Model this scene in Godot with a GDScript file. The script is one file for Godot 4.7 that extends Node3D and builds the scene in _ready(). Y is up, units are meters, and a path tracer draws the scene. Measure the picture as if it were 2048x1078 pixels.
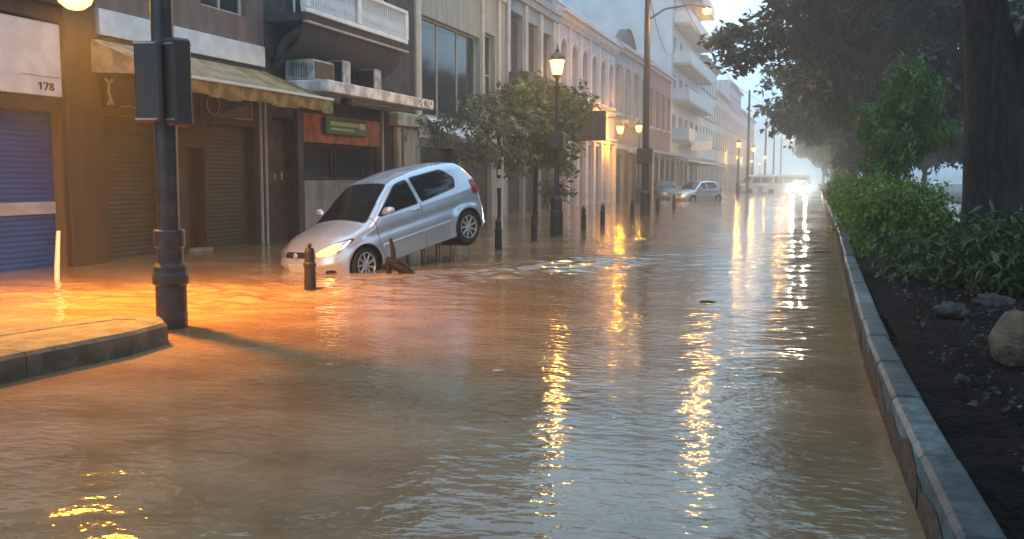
extends Node3D
# A flooded shopping street at dusk: brown water between old shop houses and a planted bed, lit lanterns, a silver hatchback nose down.

var rng := RandomNumberGenerator.new()
var M := {}
var used := {}

# ---------------------------------------------------------------- naming
func numbered(n: String) -> String:
	used[n] = used.get(n, 0) + 1
	return n if used[n] == 1 else "%s_%03d" % [n, used[n] - 1]

func tag(o: Node, label := "", category := "", group := "", kind := "") -> Node:
	if label: o.set_meta("label", label)
	if category: o.set_meta("category", category)
	if group: o.set_meta("group", group)
	if kind: o.set_meta("kind", kind)
	return o

func thing(called: String, label: String, category: String, at := Vector3.ZERO, turn := 0.0, group := "") -> Node3D:
	var o := Node3D.new()
	o.name = numbered(called)
	add_child(o)
	o.position = at
	o.rotation.y = turn
	tag(o, label, category, group)
	return o

func copy(o: Node3D, label: String, at: Vector3, turn := 0.0) -> Node3D:
	var c: Node3D = o.duplicate()
	c.name = numbered(String(o.name).rstrip("0123456789_"))
	add_child(c)
	c.position = at
	c.rotation.y = turn
	c.set_meta("label", label)
	return c

func obj(called: String, mesh: Variant, m: Material, parent: Node = null) -> MeshInstance3D:
	var o := MeshInstance3D.new()
	if mesh is SurfaceTool:
		mesh.generate_normals()
		o.mesh = mesh.commit()
	else:
		o.mesh = mesh
	o.material_override = m
	if parent == null:
		o.name = numbered(called)
		add_child(o)
	else:
		o.name = called
		parent.add_child(o, true)
	return o

# ---------------------------------------------------------------- shapes
func mb() -> SurfaceTool:
	var st := SurfaceTool.new()
	st.begin(Mesh.PRIMITIVE_TRIANGLES)
	st.set_smooth_group(-1)
	return st

func quad(st: SurfaceTool, a: Vector3, b: Vector3, c: Vector3, d: Vector3) -> void: # a b c d anticlockwise seen from outside
	for v in [a, c, b, a, d, c]:
		st.add_vertex(v)

func tri(st: SurfaceTool, a: Vector3, b: Vector3, c: Vector3) -> void:
	for v in [a, c, b]:
		st.add_vertex(v)

func box(st: SurfaceTool, lo: Vector3, hi: Vector3) -> void:
	cbox(st, (lo + hi) / 2, (hi - lo).abs(), 0.0)

func cbox(st: SurfaceTool, c: Vector3, s: Vector3, ch: float, b := Basis()) -> void: # box with chamfered edges
	st.set_smooth_group(-1)
	var h := s / 2
	var ax := [Vector3(1, 0, 0), Vector3(0, 1, 0), Vector3(0, 0, 1)]
	for i in 3:
		var u: Vector3 = ax[(i + 1) % 3] * (h[(i + 1) % 3] - ch)
		var v: Vector3 = ax[(i + 2) % 3] * (h[(i + 2) % 3] - ch)
		var n: Vector3 = ax[i] * h[i]
		quad(st, c + b * (n - u - v), c + b * (n + u - v), c + b * (n + u + v), c + b * (n - u + v))
		quad(st, c + b * (-n - v - u), c + b * (-n + v - u), c + b * (-n + v + u), c + b * (-n - v + u))
	if ch <= 0.0:
		return
	for i in 3: # the edges along axis i
		var j := (i + 1) % 3
		var k := (i + 2) % 3
		for sj in [-1, 1]:
			for sk in [-1, 1]:
				var e: Vector3 = ax[i] * (h[i] - ch)
				var p: Vector3 = ax[j] * h[j] * sj + ax[k] * (h[k] - ch) * sk
				var q: Vector3 = ax[j] * (h[j] - ch) * sj + ax[k] * h[k] * sk
				if sj * sk > 0:
					quad(st, c + b * (p - e), c + b * (p + e), c + b * (q + e), c + b * (q - e))
				else:
					quad(st, c + b * (q - e), c + b * (q + e), c + b * (p + e), c + b * (p - e))
	for sx in [-1, 1]:
		for sy in [-1, 1]:
			for sz in [-1, 1]:
				var sg := Vector3(sx, sy, sz)
				var p0 := sg * Vector3(h.x, h.y - ch, h.z - ch)
				var p1 := sg * Vector3(h.x - ch, h.y, h.z - ch)
				var p2 := sg * Vector3(h.x - ch, h.y - ch, h.z)
				if sx * sy * sz > 0: tri(st, c + b * p0, c + b * p1, c + b * p2)
				else: tri(st, c + b * p0, c + b * p2, c + b * p1)

func tube(st: SurfaceTool, pts: Array, radii: Array, seg := 10, lump := 0.0) -> void:
	st.set_smooth_group(1)
	var rings := []
	for i in pts.size():
		var a: Vector3 = pts[maxi(i - 1, 0)]
		var z: Vector3 = pts[mini(i + 1, pts.size() - 1)]
		var d := (z - a).normalized()
		var u := d.cross(Vector3(0, 0, 1) if absf(d.z) < 0.9 else Vector3(1, 0, 0)).normalized()
		var w := d.cross(u)
		var ring := []
		for k in seg:
			var t := TAU * k / seg
			var r: float = radii[i] * (1.0 + lump * sin(3.0 * t + i * 0.7) + lump * 0.6 * sin(7.0 * t + i * 1.3))
			ring.append(Vector3(pts[i]) + (u * cos(t) + w * sin(t)) * r)
		rings.append(ring)
	for i in pts.size() - 1:
		for k in seg:
			var l := (k + 1) % seg
			quad(st, rings[i][k], rings[i][l], rings[i + 1][l], rings[i + 1][k])
	st.set_smooth_group(-1)
	for k in range(1, seg - 1):
		tri(st, rings[0][0], rings[0][k + 1], rings[0][k])
		tri(st, rings[-1][0], rings[-1][k], rings[-1][k + 1])

func lathe(st: SurfaceTool, prof: Array, seg := 16, at := Vector3.ZERO, b := Basis(), smooth := false) -> void: # prof: [radius, height]
	for i in prof.size() - 1:
		st.set_smooth_group(2 if smooth else 10 + i)
		for k in seg:
			var t0 := TAU * k / seg
			var t1 := TAU * (k + 1) / seg
			var p := []
			for e in [[i, t0], [i, t1], [i + 1, t1], [i + 1, t0]]:
				p.append(at + b * Vector3(prof[e[0]][0] * cos(e[1]), prof[e[0]][1], -prof[e[0]][0] * sin(e[1])))
			if prof[i][0] > 1e-5: tri(st, p[0], p[1], p[2])
			if prof[i + 1][0] > 1e-5: tri(st, p[0], p[2], p[3])
	st.set_smooth_group(-1)

# the front of a wall standing at x, facing +x, with real openings: holes are [z near, z far, y low, y high, 1 for an arched head]
func wall_front(st: SurfaceTool, x: float, z0: float, z1: float, y0: float, y1: float, holes: Array, deep: float) -> void:
	st.set_smooth_group(-1)
	var zs := [z0, z1]
	var ys := [y0, y1]
	for h in holes:
		for v in [h[0], h[1]]:
			if not zs.has(v): zs.append(v)
		for v in [h[2], h[3]]:
			if not ys.has(v): ys.append(v)
	zs.sort()
	ys.sort()
	for i in zs.size() - 1:
		for j in ys.size() - 1:
			var cz: float = (zs[i] + zs[i + 1]) / 2
			var cy: float = (ys[j] + ys[j + 1]) / 2
			var open := false
			for h in holes:
				if cz < h[0] and cz > h[1] and cy > h[2] and cy < h[3]: open = true
			if not open:
				quad(st, Vector3(x, ys[j], zs[i + 1]), Vector3(x, ys[j], zs[i]), Vector3(x, ys[j + 1], zs[i]), Vector3(x, ys[j + 1], zs[i + 1]))
	for h in holes:
		var a: float = h[1]
		var c: float = h[0]
		var l: float = h[2]
		var t: float = h[3]
		var xb := x - deep
		quad(st, Vector3(x, l, a), Vector3(xb, l, a), Vector3(xb, t, a), Vector3(x, t, a))
		quad(st, Vector3(xb, l, c), Vector3(x, l, c), Vector3(x, t, c), Vector3(xb, t, c))
		quad(st, Vector3(x, t, a), Vector3(xb, t, a), Vector3(xb, t, c), Vector3(x, t, c))
		quad(st, Vector3(xb, l, a), Vector3(x, l, a), Vector3(x, l, c), Vector3(xb, l, c))
		if h.size() > 4 and h[4] == 1:
			var r := (c - a) / 2
			var zc := (a + c) / 2
			for s in [-1, 1]:
				var n := 7
				for k in n:
					var t0 := PI / 2 * k / n
					var t1 := PI / 2 * (k + 1) / n
					var q0 := Vector3(x, t - r + r * sin(t0), zc + s * r * cos(t0))
					var q1 := Vector3(x, t - r + r * sin(t1), zc + s * r * cos(t1))
					tri(st, Vector3(x, t, zc + s * r), q1, q0)
					quad(st, q0, q1, q1 - Vector3(deep, 0, 0), q0 - Vector3(deep, 0, 0))

# ---------------------------------------------------------------- materials
func noise_tex(sd: int, freq: float, lo: Color, hi: Color, oct := 4, size := 512, low_at := 0.3, high_at := 0.7) -> NoiseTexture2D:
	var n := FastNoiseLite.new()
	n.noise_type = FastNoiseLite.TYPE_SIMPLEX_SMOOTH
	n.seed = sd
	n.frequency = freq
	n.fractal_octaves = oct
	var g := Gradient.new()
	g.offsets = PackedFloat32Array([low_at, high_at])
	g.colors = PackedColorArray([lo, hi])
	var t := NoiseTexture2D.new()
	t.width = size
	t.height = size
	t.seamless = true
	t.noise = n
	t.color_ramp = g
	return t

func mat(key: String, lin: Color, rough := 0.8, tex: Texture2D = null, scale := Vector3.ONE, metal := 0.0, spec := 0.5) -> StandardMaterial3D:
	var m := StandardMaterial3D.new()
	m.resource_name = key
	m.albedo_color = lin.linear_to_srgb()
	m.roughness = rough
	m.metallic = metal
	m.metallic_specular = spec
	if tex:
		m.albedo_texture = tex
		m.uv1_triplanar = true
		m.uv1_world_triplanar = true
		m.uv1_scale = scale
	M[key] = m
	return m

func bump(m: StandardMaterial3D, tex: Texture2D, cm: float) -> void:
	m.heightmap_enabled = true
	m.heightmap_texture = tex
	m.heightmap_scale = cm

func glow(key: String, lin: Color, energy: float) -> StandardMaterial3D:
	var m := mat(key, Color(0.8, 0.75, 0.6), 0.4)
	m.emission_enabled = true
	m.emission = lin.linear_to_srgb()
	m.emission_energy_multiplier = energy
	return m

func make_materials() -> void:
	var g := func(v: float) -> Color: return Color(v, v, v)
	var grime := noise_tex(3, 0.006, g.call(0.74), g.call(1.0), 6)
	var fine := noise_tex(5, 0.012, g.call(0.93), g.call(1.0), 5)
	var streak := noise_tex(8, 0.009, g.call(0.87), g.call(1.0), 6, 512, 0.25, 0.75)
	var relief := noise_tex(9, 0.02, g.call(0.0), g.call(1.0), 5, 512, 0.2, 0.8)
	var bark := noise_tex(12, 0.015, g.call(0.45), g.call(1.0), 5)
	var drip := Vector3(0.5, 0.09, 0.5)   # tall narrow runs of dirt on the plaster
	var plain := Vector3(0.35, 0.35, 0.35)
	mat("ochre", Color(0.20, 0.115, 0.055), 0.85, streak, drip)
	mat("column_brown", Color(0.085, 0.048, 0.027), 0.8, streak, drip)
	mat("brown_dark", Color(0.075, 0.045, 0.032), 0.8, grime, plain)
	mat("white_board", Color(0.76, 0.74, 0.72), 0.5, fine, plain)
	mat("shutter_blue", Color(0.01, 0.07, 0.30), 0.5, streak, Vector3(0.2, 0.5, 0.2), 0.1)
	mat("shutter_band", Color(0.42, 0.44, 0.48), 0.6, streak, Vector3(0.3, 0.9, 0.3))
	mat("shutter_grey", Color(0.072, 0.072, 0.06), 0.65, streak, Vector3(0.25, 0.4, 0.25), 0.2)
	mat("shutter_dark", Color(0.05, 0.048, 0.042), 0.6, streak, Vector3(0.25, 0.4, 0.25), 0.1)
	mat("pink_brown", Color(0.25, 0.165, 0.135), 0.9, streak, drip)
	mat("blue_white", Color(0.74, 0.80, 0.86), 0.45, fine, plain)
	mat("awning_canvas", Color(0.52, 0.38, 0.22), 0.9, grime, Vector3(0.6, 0.6, 0.6))
	mat("awning_moss", Color(0.34, 0.28, 0.11), 0.95, grime, Vector3(0.8, 0.8, 0.8))
	mat("awning_valance", Color(0.42, 0.22, 0.06), 0.9, grime, Vector3(0.9, 0.9, 0.9))
	mat("awning_rail", Color(0.7, 0.66, 0.6), 0.5)
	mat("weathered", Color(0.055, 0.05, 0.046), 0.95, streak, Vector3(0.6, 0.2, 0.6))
	mat("soot_plaster", Color(0.085, 0.08, 0.074), 0.95, grime, Vector3(0.7, 0.7, 0.7))
	mat("balustrade", Color(0.70, 0.80, 0.88), 0.55, fine, plain)
	mat("canopy_white", Color(0.74, 0.75, 0.77), 0.7, grime, Vector3(0.5, 0.5, 0.5))
	mat("rust", Color(0.11, 0.045, 0.02), 0.9, grime, Vector3(1.2, 1.2, 1.2))
	mat("orange_fascia", Color(0.36, 0.10, 0.035), 0.7, grime, Vector3(0.5, 0.5, 0.5))
	mat("sign_green", Color(0.045, 0.13, 0.02), 0.5, fine, plain)
	mat("sign_pale_green", Color(0.36, 0.42, 0.25), 0.6)
	mat("low_white", Color(0.33, 0.31, 0.29), 0.85, streak, drip)
	mat("cream_stone", Color(0.50, 0.45, 0.35), 0.85, streak, drip)
	mat("cream_green", Color(0.40, 0.41, 0.35), 0.85, streak, drip)
	mat("cream_light", Color(0.60, 0.57, 0.47), 0.8, fine, plain)
	mat("blue_grey", Color(0.27, 0.33, 0.37), 0.85, streak, drip)
	mat("blue_grey_dark", Color(0.10, 0.125, 0.15), 0.85, grime, plain)
	mat("pink_white", Color(0.62, 0.54, 0.58), 0.85, streak, drip)
	mat("pink_trim", Color(0.72, 0.66, 0.68), 0.8, fine, plain)
	mat("grey_blue", Color(0.28, 0.31, 0.36), 0.85, streak, drip)
	mat("maroon", Color(0.27, 0.13, 0.125), 0.85, streak, drip)
	mat("pale_blue", Color(0.55, 0.62, 0.66), 0.8, fine, Vector3(0.08, 0.05, 0.08))
	mat("pale_grey", Color(0.48, 0.50, 0.50), 0.85, streak, drip)
	mat("concrete", Color(0.30, 0.29, 0.27), 0.9, grime, plain)
	mat("roof_dark", Color(0.08, 0.085, 0.09), 0.9, grime, plain)
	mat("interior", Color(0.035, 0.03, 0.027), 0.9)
	mat("sign_dark", Color(0.055, 0.035, 0.022), 0.6, grime, plain)
	mat("sign_ink", Color(0.05, 0.05, 0.05), 0.6)
	mat("sign_mark", Color(0.55, 0.45, 0.36), 0.7)
	mat("red_door", Color(0.22, 0.065, 0.04), 0.6, streak, drip)
	mat("metal_dark", Color(0.045, 0.042, 0.042), 0.45, grime, Vector3(1.5, 1.5, 1.5), 0.3)
	mat("signal_box", Color(0.035, 0.026, 0.022), 0.5, fine, Vector3(1.5, 1.5, 1.5))
	mat("bollard_iron", Color(0.03, 0.022, 0.02), 0.5, grime, Vector3(2, 2, 2), 0.2)
	mat("galvanised", Color(0.35, 0.35, 0.35), 0.45, fine, plain, 0.7)
	mat("pipe_pale", Color(0.5, 0.47, 0.43), 0.6, fine, plain)
	mat("white_pole", Color(0.70, 0.70, 0.70), 0.5, fine, plain)
	mat("ac_case", Color(0.42, 0.43, 0.42), 0.6, grime, Vector3(0.9, 0.9, 0.9))
	mat("wire", Color(0.03, 0.03, 0.03), 0.7)
	var glass := mat("pane_dark", Color(0.03, 0.036, 0.04), 0.06)
	glass.transparency = BaseMaterial3D.TRANSPARENCY_ALPHA
	glass.albedo_color.a = 0.55
	glow("lantern_glow", Color(1.0, 0.52, 0.09), 4.0)
	glow("sodium_glow", Color(1.0, 0.46, 0.035), 9.0)
	# stone and earth
	var k := mat("kerb_stone", Color(0.085, 0.105, 0.108), 0.55, grime, Vector3(0.9, 0.9, 0.9))
	bump(k, relief, 0.5)
	k = mat("kerb_stone_pale", Color(0.15, 0.19, 0.195), 0.5, grime, Vector3(1.3, 1.3, 1.3))
	bump(k, relief, 0.5)
	k = mat("kerb_face_mud", Color(0.10, 0.05, 0.026), 0.6, grime, Vector3(1.4, 1.4, 1.4))
	bump(k, relief, 0.8)
	k = mat("island_stone", Color(0.14, 0.115, 0.08), 0.75, grime, Vector3(0.9, 0.9, 0.9))
	bump(k, relief, 0.8)
	k = mat("soil", Color(0.021, 0.0145, 0.0135), 0.95, grime, Vector3(1.1, 1.1, 1.1), 0.0, 0.2)
	bump(k, relief, 3.0)
	k = mat("boulder", Color(0.22, 0.15, 0.09), 0.85, grime, Vector3(2.2, 2.2, 2.2))
	bump(k, relief, 1.2)
	mat("stone_dark", Color(0.028, 0.027, 0.029), 0.7, grime, Vector3(3, 3, 3))
	k = mat("bark", Color(0.03, 0.026, 0.023), 0.9, bark, Vector3(1.4, 0.35, 1.4))
	bump(k, bark, 3.0)
	k = mat("bark_grey", Color(0.02, 0.018, 0.018), 0.9, bark, Vector3(1.4, 0.35, 1.4))
	bump(k, bark, 2.0)
	mat("driftwood", Color(0.03, 0.018, 0.01), 0.8, bark, Vector3(2, 2, 2))
	mat("bed", Color(0.12, 0.085, 0.055), 0.9, grime, plain)
	mat("litter", Color(1, 1, 1), 0.7).vertex_color_use_as_albedo = true
	var lf := mat("leaf", Color(1, 1, 1), 0.45)
	lf.vertex_color_use_as_albedo = true
	lf.backlight_enabled = true
	lf.backlight = Color(0.45, 0.5, 0.2)
	# muddy water: opaque silt with a smooth rippled skin
	var silt := noise_tex(21, 0.008, Color(0.86, 0.83, 0.80), Color(1, 1, 1), 5, 512, 0.25, 0.75)
	var ripple := noise_tex(23, 0.034, g.call(0.0), g.call(1.0), 4, 1024, 0.1, 0.9)
	var w := mat("water", Color(0.36, 0.215, 0.11), 0.06, silt, Vector3(0.13, 0.2, 0.22), 0.0, 0.42)
	bump(w, ripple, 0.36)
	# car
	var p := mat("paint_silver", Color(0.62, 0.65, 0.72), 0.27, null, Vector3.ONE, 0.55)
	p.clearcoat_enabled = true
	p.clearcoat = 0.6
	p.clearcoat_roughness = 0.08
	p = mat("paint_grey", Color(0.16, 0.18, 0.20), 0.34, null, Vector3.ONE, 0.5)
	p.clearcoat_enabled = true
	p.clearcoat = 0.6
	mat("paint_white", Color(0.7, 0.7, 0.72), 0.35)
	mat("car_black", Color(0.018, 0.018, 0.02), 0.5)
	mat("tyre", Color(0.016, 0.015, 0.015), 0.85)
	mat("wheel_alloy", Color(0.62, 0.6, 0.6), 0.35, null, Vector3.ONE, 0.6)
	mat("tail_red", Color(0.4, 0.012, 0.016), 0.15)
	mat("plate", Color(0.45, 0.46, 0.46), 0.5)
	var hl := mat("headlamp", Color(0.85, 0.83, 0.78), 0.12, null, Vector3.ONE, 0.8)
	hl.clearcoat_enabled = true
	glow("headlamp_lit", Color(1.0, 0.30, 0.015), 1.6)
	glow("beam_white", Color(1.0, 0.95, 0.82), 40.0)
	var cg := mat("car_glass", Color(0.012, 0.014, 0.017), 0.04)
	cg.transparency = BaseMaterial3D.TRANSPARENCY_ALPHA
	cg.albedo_color.a = 0.9

# ---------------------------------------------------------------- scene
func _ready() -> void:
	rng.seed = 11
	# camera: eye 1.5 m above the water, turned from the street's axis towards the shops, tipped down a little
	var cam := Camera3D.new()
	cam.name = "camera"
	add_child(cam)
	cam.position = Vector3(0, 1.5, 0)
	cam.rotation_degrees = Vector3(-5.53, 17.61, 0)
	cam.fov = 31.68
	cam.near = 0.05
	cam.far = 1200.0
	cam.current = true
	var e := Environment.new()
	e.background_mode = Environment.BG_SKY
	var sky := ProceduralSkyMaterial.new()
	sky.sky_top_color = Color(0.58, 0.72, 0.83)
	sky.sky_horizon_color = Color(0.75, 0.90, 1.0)
	sky.sky_curve = 0.2
	sky.ground_bottom_color = Color(0.25, 0.22, 0.2)
	sky.ground_horizon_color = Color(0.5, 0.5, 0.5)
	e.sky = Sky.new()
	e.sky.sky_material = sky
	e.background_energy_multiplier = 1.22
	e.tonemap_mode = Environment.TONE_MAPPER_LINEAR
	e.tonemap_exposure = 2.25
	e.sdfgi_enabled = true
	e.ssao_enabled = true
	e.ssil_enabled = true
	e.volumetric_fog_enabled = true # drizzle: scatters mostly forwards, so lamps carry a halo
	e.volumetric_fog_density = 0.0046
	e.volumetric_fog_anisotropy = 0.65
	e.volumetric_fog_albedo = Color(0.9, 0.93, 0.95)
	e.volumetric_fog_length = 400.0
	var we := WorldEnvironment.new()
	we.name = "environment"
	we.environment = e
	add_child(we)
	var sun := DirectionalLight3D.new()
	sun.name = "overcast_sun"
	sun.light_energy = 0.15
	sun.light_angular_distance = 40.0
	sun.light_color = Color(0.9, 0.95, 1.0)
	sun.shadow_enabled = true
	sun.rotation_degrees = Vector3(-60, 40, 0)
	add_child(sun)

	make_materials()
	ground_and_water()
	kerbs()
	buildings()
	street_furniture()
	cars()
	plants()
	small_things()

# ---------------------------------------------------------------- ground, water, kerbs
func wave(x: float, z: float, n1: FastNoiseLite, n2: FastNoiseLite, n3: FastNoiseLite) -> float:
	var calm := 0.62 + 0.75 * n1.get_noise_2d(x * 0.18 + 40.0, z * 0.12) # smoother and choppier patches
	# current broken by the car and the bollards along the kerb line
	var t := clampf((z + 18.5) / 8.0, 0.0, 1.0)
	var line := lerpf(-3.0, -6.8, t)
	var rush := exp(-pow((x - line) / 1.4, 2.0)) * exp(-pow((z + 14.0) / 4.5, 2.0))
	rush += 0.7 * exp(-pow((x + 8.0) / 3.0, 2.0)) * exp(-pow((z + 10.2) / 1.1, 2.0))
	var a := maxf(calm, 0.22) * (1.5 if z < -30.0 else 1.0)
	if z > -9.0: a *= lerpf(0.16, 1.0, smoothstep(-4.2, -1.6, x + 0.25 * (z + 6.0)))
	var h := 0.0075 * n1.get_noise_2d(x * 0.8, z * 0.95) * a
	h += 0.0058 * n2.get_noise_2d(x * 1.8, z * 2.2) * a
	h += 0.0032 * n3.get_noise_2d(x * 4.2, z * 6.0) * a
	h += rush * (0.032 * n2.get_noise_2d(x * 1.3 + 9.0, z * 2.4) + 0.026 * absf(n3.get_noise_2d(x * 1.5, z * 2.2 + 5.0)))
	return h

func ground_and_water() -> void:
	var st := mb()
	quad(st, Vector3(-130, -0.4, 30), Vector3(130, -0.4, 30), Vector3(130, -0.4, -420), Vector3(-130, -0.4, -420))
	tag(obj("ground", st, M.bed), "", "", "", "structure")
	st = mb()
	box(st, Vector3(-12.6, -0.39, -250), Vector3(-6.0, -0.16, 8))
	tag(obj("pavement", st, M.concrete), "", "", "", "structure")
	# the flood
	var ns := []
	for k in 3:
		var n := FastNoiseLite.new()
		n.noise_type = FastNoiseLite.TYPE_SIMPLEX_SMOOTH
		n.fractal_type = FastNoiseLite.FRACTAL_NONE
		n.frequency = 1.0
		n.seed = 31 + k
		ns.append(n)
	var verts := PackedVector3Array()
	var norms := PackedVector3Array()
	var idx := PackedInt32Array()
	for part in [[-13.0, 0.7, 2.0, -30.0, 0.05, 0.038], [-13.0, 0.7, -30.0, -110.0, 0.15, 0.16]]:
		var nx := int(ceil((part[1] - part[0]) / part[4]))
		var nz := int(ceil((part[2] - part[3]) / part[5]))
		var base := verts.size()
		for j in nz + 1:
			for i in nx + 1:
				var x := lerpf(part[0], part[1], float(i) / nx)
				var z := lerpf(part[2], part[3], float(j) / nz)
				verts.append(Vector3(x, wave(x, z, ns[0], ns[1], ns[2]), z))
		for j in nz + 1:
			for i in nx + 1:
				var l := verts[base + j * (nx + 1) + maxi(i - 1, 0)]
				var r := verts[base + j * (nx + 1) + mini(i + 1, nx)]
				var u := verts[base + maxi(j - 1, 0) * (nx + 1) + i]
				var d := verts[base + mini(j + 1, nz) * (nx + 1) + i]
				norms.append((u - d).cross(r - l).normalized())
		for j in nz:
			for i in nx:
				var a := base + j * (nx + 1) + i
				for v in [a, a + nx + 1, a + nx + 2, a, a + nx + 2, a + 1]:
					idx.append(v)
	for q in [[-13.0, 0.7, -110.0, -415.0], [0.7, 120.0, 20.0, -415.0], [-120.0, -13.0, 20.0, -415.0], [-13.0, 0.7, 20.0, 2.0]]:
		var b := verts.size()
		for c in [[q[0], q[2]], [q[1], q[2]], [q[1], q[3]], [q[0], q[3]]]:
			verts.append(Vector3(c[0], 0, c[1]))
			norms.append(Vector3.UP)
		for v in [b, b + 2, b + 1, b, b + 3, b + 2]:
			idx.append(v)
	var arr := []
	arr.resize(Mesh.ARRAY_MAX)
	arr[Mesh.ARRAY_VERTEX] = verts
	arr[Mesh.ARRAY_NORMAL] = norms
	arr[Mesh.ARRAY_INDEX] = idx
	var am := ArrayMesh.new()
	am.add_surface_from_arrays(Mesh.PRIMITIVE_TRIANGLES, arr)
	tag(obj("water", am, M.water), "", "", "", "structure")
	# earth of the planted bed
	st = mb()
	st.set_smooth_group(1)
	var n := FastNoiseLite.new()
	n.seed = 5
	n.frequency = 0.7
	n.fractal_octaves = 4
	for part in [[4.0, -26.0, 0.16], [-26.0, -230.0, 1.2]]:
		var nz := int((part[0] - part[1]) / part[2])
		var nx := int(4.0 / part[2])
		for j in nz:
			for i in nx:
				var p := []
				for c in [[i, j], [i + 1, j], [i + 1, j + 1], [i, j + 1]]:
					var x: float = 0.655 + 4.0 * c[0] / nx
					var z := lerpf(part[0], part[1], float(c[1]) / nz)
					var edge := clampf((4.9 - x) / 0.9, 0.0, 1.0)
					p.append(Vector3(x, lerpf(-0.12, 0.19 + 0.10 * n.get_noise_2d(x, z) + 0.05 * n.get_noise_2d(x * 4, z * 4), edge), z))
				quad(st, p[0], p[1], p[2], p[3])
	tag(obj("planting_bed_soil", st, M.soil), "", "", "", "structure")

func kerb_x(z: float) -> float: # the kerb bows a little
	return table([[-24.0, 0.56], [-14.0, 0.47], [-8.0, 0.42], [-5.5, 0.46], [-3.5, 0.51], [0.0, 0.56]], z)

func kerbs() -> void:
	var k := thing("kerb", "long wet stone kerb edging the planted bed, brown water along its foot", "kerb", Vector3(0.6, 0, 0))
	tag(k, "", "", "", "structure")
	var z := 3.0
	var i := 0
	while z > -140.0:
		var l := rng.randf_range(0.85, 1.25) if z > -30.0 else 6.0
		var a := Vector3(kerb_x(z) - 0.6, 0, z - 0.006)
		var b := Vector3(kerb_x(z - l) - 0.6, 0, z - l + 0.006)
		var mid := (a + b) / 2 + Vector3(0.083, -0.06, 0)
		var turn := atan2(a.x - b.x, a.z - b.z)
		var st := mb()
		cbox(st, Vector3.ZERO, Vector3(0.165, 0.66, (a - b).length()), 0.022)
		var s := obj("kerbstone", st, M.kerb_stone_pale if i % 5 == 2 else M.kerb_stone, k)
		s.position = mid + Vector3(rng.randf_range(-0.006, 0.006), rng.randf_range(-0.008, 0.008), 0)
		s.rotation = Vector3(0, turn, rng.randf_range(-0.012, 0.012))
		st = mb() # dried and wet mud on the water side
		var nm := 9
		var hm := (a - b).length() / 2 - 0.015
		var tops := []
		for q in nm + 1: tops.append(0.17 + 0.07 * sin((z - 2.0 * hm * q / nm) * 2.3) * sin((z - 2.0 * hm * q / nm) * 5.1 + 1.0) + rng.randf_range(-0.012, 0.012))
		for q in nm:
			var zq := lerpf(hm, -hm, float(q) / nm)
			var zr := lerpf(hm, -hm, float(q + 1) / nm)
			quad(st, Vector3(-0.0865, -0.2, zr), Vector3(-0.0865, -0.2, zq), Vector3(-0.0865, tops[q] + 0.06, zq), Vector3(-0.0865, tops[q + 1] + 0.06, zr))
		obj("mud_stain", st, M.kerb_face_mud, s)
		z -= l
		i += 1
	# the rounded island nose with the signal post
	var isl := thing("traffic_island", "low stone traffic island rising out of the orange lit water", "traffic island", Vector3(-5.9, 0, -6.2))
	tag(isl, "", "", "", "structure")
	var path := []
	for p in [[-5.75, -3.6], [-5.78, -4.6], [-5.74, -5.6], [-5.62, -6.6], [-5.66, -7.08], [-5.88, -7.32], [-6.2, -7.25], [-6.42, -6.6], [-6.62, -5.6], [-6.8, -4.4]]:
		path.append(Vector3(p[0] + 5.9, 0, p[1] + 6.2))
	for j in path.size() - 1:
		var a: Vector3 = path[j]
		var b: Vector3 = path[j + 1]
		var st := mb()
		var d := (b - a).normalized()
		var side := d.cross(Vector3.UP)
		var da: Vector3 = d if j == 0 else ((a - path[j - 1]).normalized() + d).normalized()
		var db: Vector3 = d if j == path.size() - 2 else ((path[j + 2] - b).normalized() + d).normalized()
		var w := 0.15
		var pts := []
		for e in [[a, da, 0.004], [b, db, -0.004]]:
			var sd: Vector3 = e[1].cross(Vector3.UP)
			var o: Vector3 = e[0] + d * e[2]
			pts.append([o + sd * w, o + sd * (w - 0.03), o - sd * (w - 0.03), o - sd * w])
		var t := 0.2
		for s in [[0, t - 0.03, 1, t], [1, t, 2, t], [2, t, 3, t - 0.03]]:
			quad(st, pts[0][s[0]] + Vector3(0, s[1], 0), pts[1][s[0]] + Vector3(0, s[1], 0), pts[1][s[2]] + Vector3(0, s[3], 0), pts[0][s[2]] + Vector3(0, s[3], 0))
		for s in [0, 3]:
			quad(st, pts[0][s] + Vector3(0, -0.4, 0), pts[1][s] + Vector3(0, -0.4, 0), pts[1][s] + Vector3(0, t - 0.03, 0), pts[0][s] + Vector3(0, t - 0.03, 0))
		for q in pts:
			quad(st, q[0] + Vector3(0, -0.4, 0), q[0] + Vector3(0, t - 0.03, 0), q[3] + Vector3(0, t - 0.03, 0), q[3] + Vector3(0, -0.4, 0))
		obj("kerbstone", st, M.island_stone, isl)
	var st := mb()
	for j in range(1, path.size() - 2):
		tri(st, Vector3(-0.3, 0.19, 2.0), path[j] + Vector3(0, 0.193, 0), path[j + 1] + Vector3(0, 0.193, 0))
	obj("island_fill", st, M.island_stone, isl)

# ---------------------------------------------------------------- buildings (fronts face +x, the street runs towards -z)
const FX := -12.0

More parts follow.
